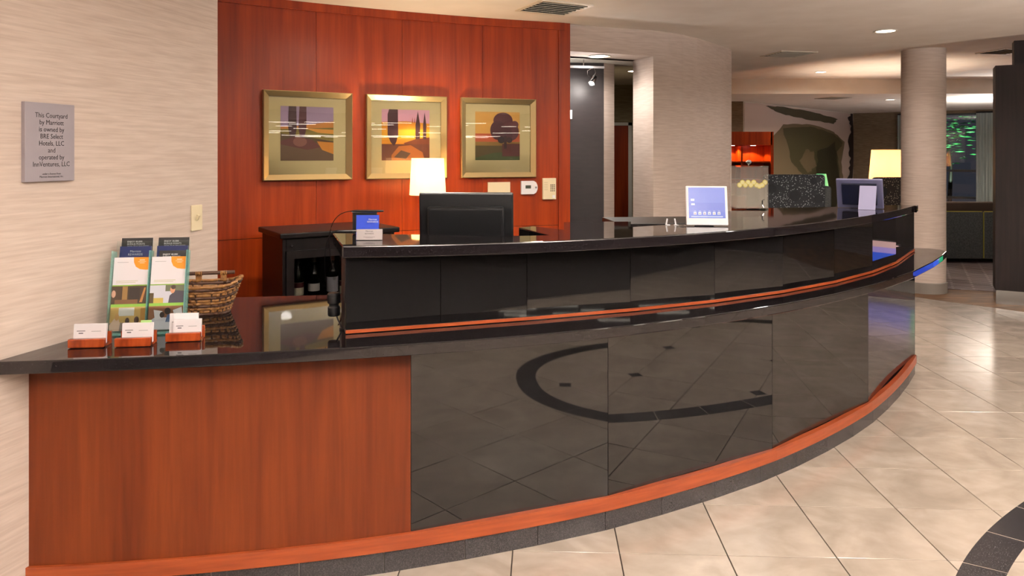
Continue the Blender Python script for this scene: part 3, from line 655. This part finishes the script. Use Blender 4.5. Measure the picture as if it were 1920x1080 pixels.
def picture(u, art, label):
    m = wall_m(u, .008); t = thing('framed_picture', label, 'picture', (m.translation.x, m.translation.y, 1.662)); t.rotation_euler = m.to_euler()
    S_, w0 = .34, .045
    for q in range(4):
        f = MB(); a, b = S_, S_-w0
        prof = [(a, .0), (a, -.045), (a-.006, -.05), (b, -.022), (b, 0)]
        vs = []
        for sx in (-1, 1): vs.append([f.bm.verts.new((sx*r, y, -r)) for r, y in prof])
        n = len(prof)
        for i in range(n): f.bm.faces.new((vs[0][i], vs[0][(i+1) % n], vs[1][(i+1) % n], vs[1][i]))
        f.bm.faces.new(vs[0]); f.bm.faces.new(vs[1][::-1])
        o = f.build('frame_side', M['gold'], t, world=False); o.rotation_euler = (0, q*math.pi/2, 0)
    MB().box((0, -.006, 0), (.6, .008, .6)).build('mat_board', M['mat'], t, world=False)
    print_mesh('painting', art, .405, .415, M['print'], t, T(-.005, -.0105, -.19))
    MB().box((0, -.020, 0), (.592, .002, .592)).build('glazing', M['glass'], t, world=False)
picture(577, ART1, 'framed landscape painting with two dark tree trunks and purple sky')
picture(761.5, ART2, 'framed landscape painting with cypress trees behind the table lamp')
picture(933.5, ART3, 'framed painting of one big round dark tree above the wall controls')

# ================================================================ wall controls
m = wall_m(935, 0); t = thing('blank_plate', 'plain ivory cover plate under the round tree painting', 'plate', m.translation); t.rotation_euler = m.to_euler()
MB().box((0, -.006, 1.225), (.205, .012, .115), bev=.002).build('plate', M['ivory'], t, world=False)
m = wall_m(991, 0); t = thing('thermostat', 'white thermostat with small grey display on the cherry wall', 'thermostat', m.translation); t.rotation_euler = m.to_euler()
th_p = [(-.075, -.058), (.04, -.058), (.062, -.045), (.074, -.02), (.076, 0), (.074, .02), (.062, .045), (.04, .058), (-.075, .058)]
tb_ = MB().prism(th_p, 0, .026)
for v in tb_.bm.verts: v.co = Vector((v.co.x, -v.co.z, 1.232+v.co.y))
tb_.build('case', M['white'], t, world=False)
MB().box((-.012, -.0265, 1.238), (.05, .003, .028)).build('display', mat('lcd', '#4a4f48', .2), t, world=False)
for zz in (1.226, 1.246): MB().box((.035, -.0265, zz), (.014, .003, .012)).build('button', M['card'], t, world=False)
MB().lathe([(.009, 0), (.009, .004), (0, .004)], seg=14, M=T(.06, -.025, 1.232) @ RX(math.pi/2)).build('dial', mat('dial_grey', '#8a8a90', .4), t, True, world=False)
m = wall_m(1028.5, 0); t = thing('alarm_keypad', 'ivory alarm keypad with speaker holes near the cherry wall end', 'keypad', m.translation); t.rotation_euler = m.to_euler()
MB().box((0, -.014, 1.219), (.125, .028, .187), bev=.004).build('case', M['ivory'], t, world=False)
for r_ in range(4):
    for q in range(3): MB().box((.012+.016*q, -.0285, 1.252-.017*r_), (.009, .003, .009)).build('key', M['ink'], t, world=False)
kl = MB()
for r_ in range(5): kl.box((-.035, -.0283, 1.275-.016*r_), (.035, .0012, .003))
kl.build('speaker_slot', mat('slot', '#b09f7c', .7), t, world=False)
MB().box((.038, -.029, 1.15), (.024, .003, .026)).build('door_key', M['white'], t, world=False)
t = thing('wall_switch', 'small white switch on the dark alcove wall', 'switch', (.56, 7.372, 0), math.atan2(.1, 1.03))
MB().box((0, -.006, 1.925), (.09, .012, .09), bev=.002).build('plate', M['white'], t, world=False)
MB().box((0, -.014, 1.925), (.03, .006, .05)).build('rocker', M['card'], t, world=False)

# ================================================================ right half of the raised counter
# white lit terminal
c = ath(1326, 424); t = thing('counter_terminal', 'white counter terminal with glowing blue screen', 'terminal', c, -.10)
tl = -.20
MB().box((0, .018, .094), (.192, .016, .186), rot=Matrix.Rotation(tl, 3, 'X'), bev=.004).build('casing', M['white'], t, world=False)
sc_ = [(rect(0, 0, 1, 1), '#3f6ae6'), (rect(0, .5, 1, 1), '#5078ee'), (rect(0, 0, 1, .2), '#2b62e6'), (rect(.06, .03, .93, .07), '#b9cdfb'), (rect(.06, .56, .16, .63), '#f4f6ff'), (rect(.07, .42, .17, .48), '#f4f6ff')]
for q in range(6): sc_ += [(rect(.13+.13*q, .11, .21+.13*q, .2), '#f0f3ff'), (rect(.15+.13*q, .13, .19+.13*q, .16), ['#c07a6a', '#6a9a7a', '#b06a8a', '#5a7ab0', '#c0b06a', '#8a8ab0'][q]), (rect(.14+.13*q, .22, .20+.13*q, .235), '#dfe8ff')]
print_mesh('screen', sc_, .168, .145, M['screen'], t, T(0, .018, .094) @ RX(tl) @ T(0, -.0085, -.060))
MB().box((0, .06, .05), (.09, .004, .11), rot=Matrix.Rotation(.55, 3, 'X')).build('rear_leg', M['silver'], t, world=False)
MB().tube(ctr((-.09, .02, .006), (-.17, .05, .008), (-.11, -.012, .004)), .0018, 6).build('cable', M['black'], t, True, world=False)
# small white clips
for u in (1250, 1266):
    c = ath(u, 422); q = thing('white_clip', 'small white upright clip on the raised counter beside the terminal', 'clip', c, .1, 'white clips by the terminal')
    MB().box((0, 0, .0155), (.006, .005, .031), rot=Matrix.Rotation(.18 if u < 1260 else -.18, 3, 'Y')).build('stem', M['white'], q, world=False)
    MB().box((.004, -.004, .0015), (.02, .012, .003)).build('foot', M['white'], q, world=False)
# second terminal seen from behind; blue cast of light painted into its colours
c = ath(1612, 391); t = thing('counter_terminal', 'dark-backed terminal turned away on silver easel leg', 'terminal', c, math.pi-.6)
sh = MB().box((0, .0, .094), (.265, .022, .19), rot=Matrix.Rotation(-.30, 3, 'X'), bev=.005); sh.build('casing', mat('bluelit_silver', '#8486ae', .3, .5), t, world=False)
MB().box((0, .018, .09), (.20, .02, .14), rot=Matrix.Rotation(-.30, 3, 'X'), bev=.006).build('rear_shell', mat('bluelit_shell', '#12162c', .3), t, world=False)
MB().box((-.055, .075, .072), (.095, .003, .155), rot=Matrix.Rotation(.38, 3, 'X')).build('easel_leg', mat('bluelit_leg', '#a6a6cc', .35, .3), t, world=False)
print_mesh('screen', [(rect(0, 0, 1, 1), '#5a86f0'), (rect(0, 0, 1, .25), '#2b62e6')], .235, .15, M['screen'], t, T(0, 0, .094) @ RX(-.30) @ T(0, -.0118, -.075))
# drink dispenser
c = ath(1404, 391); t = thing('drink_dispenser', 'clear square drink dispenser with lemon slices and a chrome tap', 'dispenser', c, -.08)
gl = MB(); a, hgt, tk = .094, .255, .004
for (x, y, dx, dy) in ((0, -a, 2*a, tk), (0, a, 2*a, tk), (-a, 0, tk, 2*a-.008), (a, 0, tk, 2*a-.008)): gl.box((x, y, hgt/2+.006), (dx, dy, hgt))
gl.build('tank', mat('cloudy_acrylic', '#e6dcd6', .1, alpha=.1), t, world=False)
MB().box((0, 0, .004), (.19, .19, .008)).build('base', M['acrylic'], t, world=False)
MB().box((0, 0, .264), (.194, .194, .006), bev=.002).build('lid', M['acrylic'], t, world=False)
MB().lathe([(.006, 0), (.006, .008), (.014, .014), (.017, .024), (.012, .034), (0, .037)], (0, 0, .267), 18).build('lid_knob', M['chrome'], t, True, world=False)
MB().box((0, 0, .082), (.178, .178, .145)).build('lemon_water', M['water'], t, world=False)
for q in range(10):
    x = -.076+.0168*q; zz = .156 + (.010 if q % 2 else -.006) - (.022 if q == 7 else 0)
    ls = MB().lathe([(0, -.002), (.0155, -.002), (.016, 0), (.0155, .002), (0, .002)], seg=18, M=T(x, -.0895-.0004*(q % 3), zz) @ RX(math.pi/2)).build('lemon_slice', M['lemon'], t, True, world=False)
    MB().lathe([(0, 0), (.0115, 0), (.0115, .0006), (0, .0006)], seg=14, M=T(x, -.0916-.0004*(q % 3), zz) @ RX(math.pi/2)).build('pulp', mat('lemon_pulp', '#efe8a8', .4), ls, True, world=False)
MB().tube([(.05, -.096, .035), (.05, -.125, .035), (.052, -.14, .03), (.052, -.142, .015)], .006, 10).build('tap', M['chrome'], t, True, world=False)
MB().tube([(.05, -.128, .035), (.05, -.128, .058), (.06, -.128, .064)], .004, 8).build('tap_lever', M['black'], t, True, world=False)
# black cabinet behind the counter
t = thing('back_cabinet', 'low black cabinet behind the raised counter below the papered wall', 'cabinet', (.86, 4.35, 0), .12)
MB().box((0, 0, .55), (.52, .4, 1.10)).build('cabinet_body', M['blackwood'], t, world=False)
MB().box((0, -.01, 1.115), (.56, .44, .03), bev=.003).build('cabinet_top', M['blackwood'], t, world=False)

# ================================================================ column and dark partition
c = Vector((4.60, 8.19)); col = thing('column', 'round column papered in beige with a grey base', 'column', (c.x, c.y, 0))
MB().lathe([(.222, .12), (.222, CEIL)], seg=64, caps=False).build('shaft', M['paper'], col, True, world=False)
MB().lathe([(.236, 0), (.236, .115), (.23, .12), (.2, .12)], seg=64).build('base', mat('column_base', '#7a736c', .5), col, True, world=False)
pa = math.atan2(-.11, .196)
pt_ = thing('partition', 'tall dark wood partition with a stainless kick plate', 'partition', (4.935, 7.475, 0), pa)
MB().box((.95, .16, .14+1.145), (1.9, .32, 2.29)).build('cladding', M['espresso'], pt_, world=False)
MB().box((.95, .16, .07), (1.89, .31, .14)).build('kick_plate', M['stainless'], pt_, world=False)
gs = [(rect(0, 0, 1, 1), '#3a62e8'), (rect(0, .62, 1, .8), '#b59ae0'), (rect(0, .8, 1, 1), '#e8b8b0'), (rect(0, .0, 1, .3), '#2b50dd'), (rect(.01, .06, .17, .96), '#10b070'), (rect(.03, .16, .14, .86), '#f2fff8'), (rect(.055, .26, .14, .76), '#10b070')]
MB().box((.97, -.012, .35), (1.42, .022, .38), bev=.004).build('display_housing', M['black'], pt_, world=False)
print_mesh('display_screen', gs, 1.39, .35, M['bigscreen'], pt_, T(.97, -.0245, .175))
MB().box((1.07, .24, 2.56), (1.8, .2, .26)).build('upper_beam', M['espresso'], pt_, world=False)

# ================================================================ lounge furniture
def wing_chair(u, vtop, Y, wd, label, m, rz, wing):
    p = R(u, vtop, Y); ht = p.z
    t = thing('lounge_chair', label, 'chair', (p.x, p.y, 0), rz)
    MB().box((0, 0, (ht+.3)/2), (wd, .12, ht-.3), bev=.05, seg=4).build('backrest', m, t, True, world=False)
    MB().box((0, .38, .32), (wd-.1, .62, .24), bev=.04, seg=3).build('seat', M['charcoal'], t, True, world=False)
    for s in (-1, 1):
        MB().box((s*(wd/2+.03), .32, .52+wing/2), (.10, .72, .5+wing), bev=.04, seg=3).build('arm', M['charcoal'], t, True, world=False)
        for y in (.0, .6): MB().lathe([(.018, 0), (.025, .2)], (s*(wd/2-.05), y, 0), 12).build('leg', M['blackwood'], t, True, world=False)
    for (x, zz, r_) in ((0, ht-.27, .065), (-wd/2+.05, ht-.18, .06), (wd/2-.07, ht-.30, .055), (.22, ht-.08, .04), (-.2, ht-.46, .05)):
        if abs(x)+r_ > wd/2-.02: x = math.copysign(wd/2-.03-r_, x)
        MB().lathe([(0, 0), (r_, 0), (r_, .003), (0, .003)], seg=24, M=T(x, -.0605, zz) @ RX(math.pi/2)).build('fabric_disc', M['dotplain'], t, world=False)
wing_chair(1488, 327, 9.2, .74, 'black dotted high-back lounge chair beside the drink dispenser', M['dots'], -.12, .36)
wing_chair(1690, 332, 9.35, .76, 'brown dotted lounge chair behind the round column', M['dots_brown'], .1, .1)
# sofa seen from behind
sf = thing('sofa', 'grey sofa with lime piping seen from behind on the carpet', 'sofa', (7.2, 10.25, 0), -.06)
for k, (x0, x1) in enumerate(((-1.35, -.62), (-.615, .42), (.425, 1.4))):
    MB().box(((x0+x1)/2, 0, .40), (x1-x0, .14, .66), bev=.02, seg=2).build('back_panel', M['sofa'], sf, True, world=False)
    MB().tube([(x0+.01, -.055, .725), (x1-.01, -.055, .725)], .011, 8).build('piping', M['piping'], sf, True, world=False)
    if k: MB().tube([(x0, -.068, .08), (x0, -.068, .72)], .008, 8).build('piping', M['piping'], sf, True, world=False)
MB().box((0, .12, .78), (2.7, .22, .15), bev=.05, seg=3).build('top_cushion', M['sofaseat'], sf, True, world=False)
MB().box((0, .5, .27), (2.7, .85, .36), bev=.04, seg=3).build('seat', M['sofaseat'], sf, True, world=False)
for x in (-1.25, 1.25):
    for y in (.0, .85): MB().box((x, y, .04), (.06, .06, .08)).build('leg', M['black'], sf, world=False)
# lounge lamps
def far_lamp(u, v0, v1, w0, w1, Y, label, m, name):
    a, b = R(u, v0, Y), R(u, v1, Y); t = thing(name, label, 'lamp', (a.x, a.y, 0))
    k = Y/F/2
    MB().lathe([(w1*k, b.z), (w0*k, a.z), (w0*k-.004, a.z), (w1*k-.004, b.z)], seg=40, caps=False).build('lamp_shade', m, t, True, world=False)
    MB().lathe([(.15, 0), (.15, .02), (.02, .03), (.015, b.z-.05), (.015, b.z+.1), (0, b.z+.1)], seg=20).build('stand', M['metal_dark'], t, True, world=False)
    return t, (a.z+b.z)/2
t, zc = far_lamp(1662, 281, 336, 51, 60, 12.2, 'large peach lit lamp shade behind the brown dotted chair', M['shade_far'], 'floor_lamp')
lt = bpy.data.lights.new('lamp_bulb', 'POINT'); lt.energy = 110; lt.color = (1, .8, .62); lt.shadow_soft_size = .06
o = bpy.data.objects.new('lamp_bulb', lt); COL.objects.link(o); o.parent = t; o.location = (0, 0, zc)
far_lamp(1540, 326, 352, 17, 26, 12.6, 'small green lit lamp shade behind the black dotted chair', M['shade_green'], 'table_lamp')
# lit hutch
hx = R(1400, 248, 13.0)
t = thing('display_hutch', 'cherry display hutch with lit orange shelves beside the mural', 'hutch', (4.22, 13.0, 0))
hb = MB(); hw_, hh_ = .86, hx.z+.01
for x in (-hw_/2+.02, hw_/2-.03): hb.box((x, .2, hh_/2), (.05, .4, hh_))
hb.box((0, .39, hh_/2), (hw_, .02, hh_)); hb.box((0, .2, hh_-.12), (hw_-.06, .4, .24)); hb.box((0, .2, .4), (hw_-.06, .4, .8))
hb.build('case', M['wood'], t, world=False)
for zz in (1.08, 1.40): MB().box((0, .21, zz), (hw_-.08, .36, .025)).build('shelf', M['wood'], t, world=False)
MB().box((-.13, .21, 1.24), (.03, .36, .88)).build('divider', M['wood'], t, world=False)
for x in (-.26, .12):
    MB().lathe([(0, 0), (.045, 0), (.045, .006), (0, .006)], (x, .18, hh_-.247), 16).build('puck_light', M['bulb'], t, True, world=False)
    lt = bpy.data.lights.new('puck_lamp', 'SPOT'); lt.energy = 22; lt.color = (1, .55, .18); lt.spot_size = 2.2; lt.shadow_soft_size = .03
    o = bpy.data.objects.new('puck_lamp', lt); COL.objects.link(o); o.parent = t; o.location = (x, .18, hh_-.26)
# mural
ang = math.atan2(4.5, 4.48); Lm = math.hypot(4.48, 4.5)
m4 = T(5.02, 15.9, 0) @ RZ(ang)
def blob(pts, n=1, jit=.012, rs=3):
    rr = random.Random(rs); out = []
    for a, b in zip(pts, pts[1:]+pts[:1]):
        for q in range(6):
            t_ = q/6; out.append((a[0]+(b[0]-a[0])*t_+rr.uniform(-jit, jit), a[1]+(b[1]-a[1])*t_+rr.uniform(-jit, jit)*.7))
    return out
MUR = [(rect(0, 0, 1, 1), '#cdbbb4'), (blob([(.12, .58), (.30, .84), (.55, .86), (.78, .80), (.90, .70), (.86, .50), (.90, .2), (.86, .0), (.3, .0), (.2, .3)], jit=.006), '#77694f'),
       (blob([(.3, .80), (.55, .84), (.78, .78), (.88, .69), (.82, .60), (.84, .4), (.88, .1), (.7, .05), (.5, .35), (.38, .5)], rs=5, jit=.008), '#4f4a30'), (blob([(.62, .6), (.8, .7), (.82, .5), (.86, .2), (.8, .02), (.66, .1), (.6, .35)], rs=8), '#2f2e1c'),
       (blob([(.44, .5), (.5, .62), (.58, .6), (.6, .46), (.52, .4)], rs=2), '#6f6249'), (blob([(.16, .985), (.3, .995), (.6, .97), (.82, .93), (.78, .88), (.5, .9), (.28, .93)], rs=9, jit=.006), '#4a4430'),
       (blob([(.97, 1), (.995, 1), (.995, .0), (.95, .0), (.93, .3), (.96, .5), (.94, .7), (.97, .85), (.94, .95)], rs=11, jit=.012), '#2a2024'), (blob([(.86, .0), (.93, .0), (.9, .18), (.87, .2)], rs=12), '#241c1c')]
mu = print_mesh('mural', [([(min(max(x, .002), .998), min(max(y, .002), .998)) for x, y in p], c_) for p, c_ in MUR], Lm-.02, CEIL-.02, M['print'], None, m4 @ T(Lm/2, -.012, .01), step=.0015)
tag(mu, 'abstract olive and grey brushstroke mural covering the lounge wall', 'mural')
# window, curtains and foliage outside
wa = Vector((10.42, 19.8)); wb_ = Vector((13.79, 17.6)); wt = (wb_-wa).normalized(); wn = Vector((wt.y, -wt.x)); wl_ = (wb_-wa).length
wang_ = math.atan2(wt.y, wt.x)
wn1 = thing('window_1', None, None, (wa.x, wa.y, 0), wang_); wn1['kind'] = 'structure'
for k in range(5): MB().box((.05+k*(wl_-.1)/4, .05, 1.3), (.09, .1, 2.6)).build('mullion', M['metal_dark'], wn1, world=False)
for zz in (.06, .42, 1.12, 2.6): MB().box((wl_/2, .05, zz), (wl_, .07, .06)).build('transom', M['metal_dark'], wn1, world=False)
for k in range(4): MB().box((.05+(k+.5)*(wl_-.1)/4, .05, 1.34), ((wl_-.1)/4-.09, .008, 2.5)).build('pane', M['glass'], wn1, world=False)
wall('wall_window_head', [wa, wb_, wb_-wn*.15, wa-wn*.15], 2.61, CEIL, M['brown_paper'])
def curtain(s0, s1, label):
    o0 = wa+wt*s0+wn*.14; t = thing('curtain', label, 'curtain', (o0.x, o0.y, 0), wang_)
    n = int((s1-s0)/.018); f = MB(); prev = None
    for k in range(n+1):
        x = (s1-s0)*k/n; y = .035*math.sin(x*48)+.012*math.sin(x*19)
        a = f.bm.verts.new((x, y, .03)); b = f.bm.verts.new((x, y*.8, 2.6))
        if prev: f.bm.faces.new((prev[0], a, b, prev[1]))
        prev = (a, b)
    f.build('cloth', M['curtain'], t, True, world=False)
    MB().tube([(0, .0, 2.62), (s1-s0, .0, 2.62)], .015, 8).build('track', M['metal_dark'], t, True, world=False)
curtain(.02, .42, 'narrow grey sheer curtain at the window edge behind the column')
curtain(1.8, 3.1, 'pale grey sheer curtain hanging beside the dark window')
bx_ = wa-wn*6
tr = thing('lit_tree', 'green lit tree outside the dark window', 'tree', (13.5, 22.6, 0))
fo = MB(); rr = random.Random(4)
for k in range(420):
    p = Vector((rr.gauss(0, .75), rr.gauss(0, .4), 2.35+rr.gauss(0, .42))); q = Matrix.Rotation(rr.uniform(0, 6.28), 3, 'Z') @ Matrix.Rotation(rr.uniform(-.9, .9), 3, 'X')
    L1 = rr.uniform(.08, .16); fo.face([p+q @ Vector(v) for v in ((-L1, 0, 0), (0, -.03, 0), (L1, 0, 0), (0, .03, 0))])
tag(fo.build('foliage', M['leaf'], tr, world=False, fix=False), kind='stuff')
MB().tube([(0, 0, 0), (.05, 0, 1.2), (-.1, 0, 2.2)], [.07, .05, .03], 8).build('trunk', M['espresso'], tr, True, world=False)
gl_ = bpy.data.lights.new('garden_spot', 'SPOT'); gl_.energy = 420; gl_.color = (.6, 1, .7); gl_.spot_size = 1.6
o = bpy.data.objects.new('garden_spot', gl_); COL.objects.link(o); o.location = (13.2, 21.6, .3); o.rotation_euler = (math.radians(155), 0, 0)

# ================================================================ ceiling fittings
def downlight(x, y, z_, watts, colr, label):
    t = thing('downlight', label, 'downlight', (x, y, z_), 0, 'recessed ceiling downlights')
    MB().lathe([(.085, .0), (.105, -.002), (.105, -.008), (.085, -.006)], seg=28, caps=False).build('trim_ring', M['white_paint'], t, True, world=False)
    MB().lathe([(0, -.002), (.084, -.002), (.084, -.003), (0, -.003)], seg=28).build('lens', M['bulb'], t, True, world=False)
    l = bpy.data.lights.new('downlight_lamp', 'SPOT'); l.energy = watts*.95; l.color = colr; l.shadow_soft_size = .08; l.spot_size = math.radians(172); l.spot_blend = .7
    o = bpy.data.objects.new('downlight_lamp', l); COL.objects.link(o); o.parent = t; o.location = (0, 0, -.03)
LAB = {0: 'recessed downlight above the broad end of the raised counter', 2: 'recessed downlight over the lobby floor before the desk', 3: 'added unseen downlight over the oval floor border', 4: 'added unseen downlight over the papered left wall', 5: 'added unseen downlight between the desk end and the dark partition', 6: 'added unseen downlight by the dark rear wall', 7: 'added unseen downlight beside the strip chandelier', 8: 'added unseen downlight above the wine cabinet', 9: 'added unseen downlight above the staff side of the desk', 10: 'added unseen downlight beyond the oval floor border', 13: 'added unseen downlight in the raised ceiling behind the partition'}
for k, (x, y, z_, wt_, c_) in enumerate(DOWN):
    downlight(x, y, z_, wt_, c_, LAB[k] if k in LAB else {1: 'round recessed downlight in the main ceiling near the column', 11: 'round recessed downlight in the raised ceiling strip', 12: 'round recessed downlight in the lounge ceiling before the mural'}.get(k, 'round recessed ceiling downlight outside the picture'))
downlight(.82, 6.90, 2.45, 30, NEUT, 'round downlight in the low alcove ceiling')
downlight(1.7, 10.2, CEIL, 40, NEUT, 'added unseen downlight brightening the corridor behind the alcove')  # hidden lamp added so the corridor does not go black
def vent(u, v, z_, w_, d_2, label, rz=0):
    Y = (z_-H)*F/(YH-v); x = (u-960)/F*Y
    t = thing('ceiling_vent', label, 'vent', (x, Y, z_), rz)
    fr_ = MB()
    for s in (-1, 1): fr_.box((s*(w_/2-.015), 0, -.005), (.03, d_2, .01)); fr_.box((0, s*(d_2/2-.015), -.005), (w_-.06, .03, .01))
    fr_.build('frame', M['vent'], t, world=False)
    MB().box((0, 0, -.002), (w_-.06, d_2-.06, .004)).build('duct', M['ventdark'], t, world=False)
    n = 7
    for k in range(n):
        yy = -d_2/2+.05+(d_2-.1)*k/(n-1)
        MB().box((0, yy, -.010), (w_-.06, .022, .003), rot=Matrix.Rotation(.5, 3, 'X')).build('louver', M['vent'], t, world=False)
vent(1038, 14, CEIL, .46, .46, 'square ceiling vent above the cherry wall', .45)
vent(1478, 101, CEIL, .46, .46, 'square ceiling vent beyond the curved papered wall', .2)
vent(1562, 183.5, CEIL, .5, .5, 'ceiling vent in the lounge ceiling over the mural', .3)
vent(1884, 96, 2.975, .5, .5, 'ceiling vent in the raised ceiling beside the partition', .2)
# track lights in the alcove
t = thing('track_light', 'chrome track light with two spot heads in the alcove', 'track light', (.60, 7.12, 2.45), .2)
MB().box((0, 0, -.075), (.62, .022, .022)).build('rail', M['silver'], t, world=False)
for x in (-.2, .1): MB().tube([(x, 0, 0), (x, 0, -.07)], .006, 8).build('hanger', M['chrome'], t, True, world=False)
for x, ry in ((-.16, -.35), (.2, .55)):
    h = MB().tube([(x, 0, -.08), (x+.02, 0, -.13), (x, -.01, -.17)], .007, 8).build('head_arm', M['chrome'], t, True, world=False)
    Mh = T(x, -.01, -.19) @ Matrix.Rotation(ry, 4, 'Y') @ RX(-.35)
    MB().lathe([(.018, .04), (.024, .03), (.03, -.04), (.034, -.06), (.03, -.06), (.02, -.03)], seg=20, caps=False, M=Mh).build('spot_head', M['chrome'], t, True, world=False)
    MB().lathe([(0, -.05), (.027, -.05), (.027, -.045), (0, -.045)], seg=16, M=Mh).build('bulb', M['bulb'], t, True, world=False)
    pl_ = bpy.data.lights.new('spot_bulb', 'POINT'); pl_.energy = 7; pl_.color = NEUT; pl_.shadow_soft_size = .02
    po = bpy.data.objects.new('spot_bulb', pl_); COL.objects.link(po); po.parent = t; po.matrix_basis = Mh @ T(0, 0, -.075)
    MB().tube([(x-.01, 0, -.08), (x-.06, 0, -.11), (x-.06, 0, -.16), (x-.01, -.01, -.17)], .003, 6).build('wire', M['chrome'], t, True, world=False)
# suspended fixture of light strips across the lobby and a wall screen, both mirrored in glass and granite
t = thing('strip_chandelier', 'hanging fixture of many short horizontal light strips', 'chandelier', (5.0, -.5, 1.85), .76)
rr = random.Random(9)
for k in range(40):
    L1 = rr.uniform(.25, .8); x = rr.uniform(-2.1, 2.1); y = rr.uniform(-.12, .12); zz = rr.uniform(0, .32)
    MB().box((x, y, zz), (L1, .012, .012)).build('light_strip', M['strip'], t, world=False)
for x in (-1.4, 0, 1.4): MB().tube([(x, 0, .0), (x, 0, CEIL-1.85)], .004, 6).build('cable', M['chrome'], t, True, world=False)

def uplighter(x, y, label, watts):  # invented bowl out of view, added to throw light onto the ceiling
    t = thing('added_bowl', label, 'added light', (x, y, 2.02), 0, 'added bowls out of view that brighten the ceiling')
    MB().lathe([(.02, -.10), (.12, -.085), (.22, -.03), (.25, .03), (.245, .03), (.21, -.02), (.11, -.07), (.0, -.08)], seg=40, caps=False).build('bowl', M['silver'], t, True, world=False)
    for a in (0, 2.1, 4.2): MB().tube([(.24*math.cos(a), .24*math.sin(a), .02), (.03*math.cos(a), .03*math.sin(a), CEIL-2.02)], .003, 6).build('cable', M['chrome'], t, True, world=False)
    l = bpy.data.lights.new('bowl_fill', 'AREA'); l.shape = 'DISK'; l.size = .3; l.energy = watts; l.color = NEUT
    o = bpy.data.objects.new('bowl_fill', l); COL.objects.link(o); o.parent = t; o.location = (0, 0, .02); o.rotation_euler = (math.pi, 0, 0)
uplighter(.2, -.7, 'added unseen silver bowl brightening the ceiling over the lobby floor', 400)
uplighter(2.6, .3, 'added unseen silver bowl brightening the ceiling beside the oval floor border', 400)
uplighter(5.2, 2.6, 'added unseen silver bowl brightening the ceiling near the dark partition', 400)
uplighter(10.2, 14.8, 'added unseen silver bowl brightening the lounge ceiling near the window', 150)
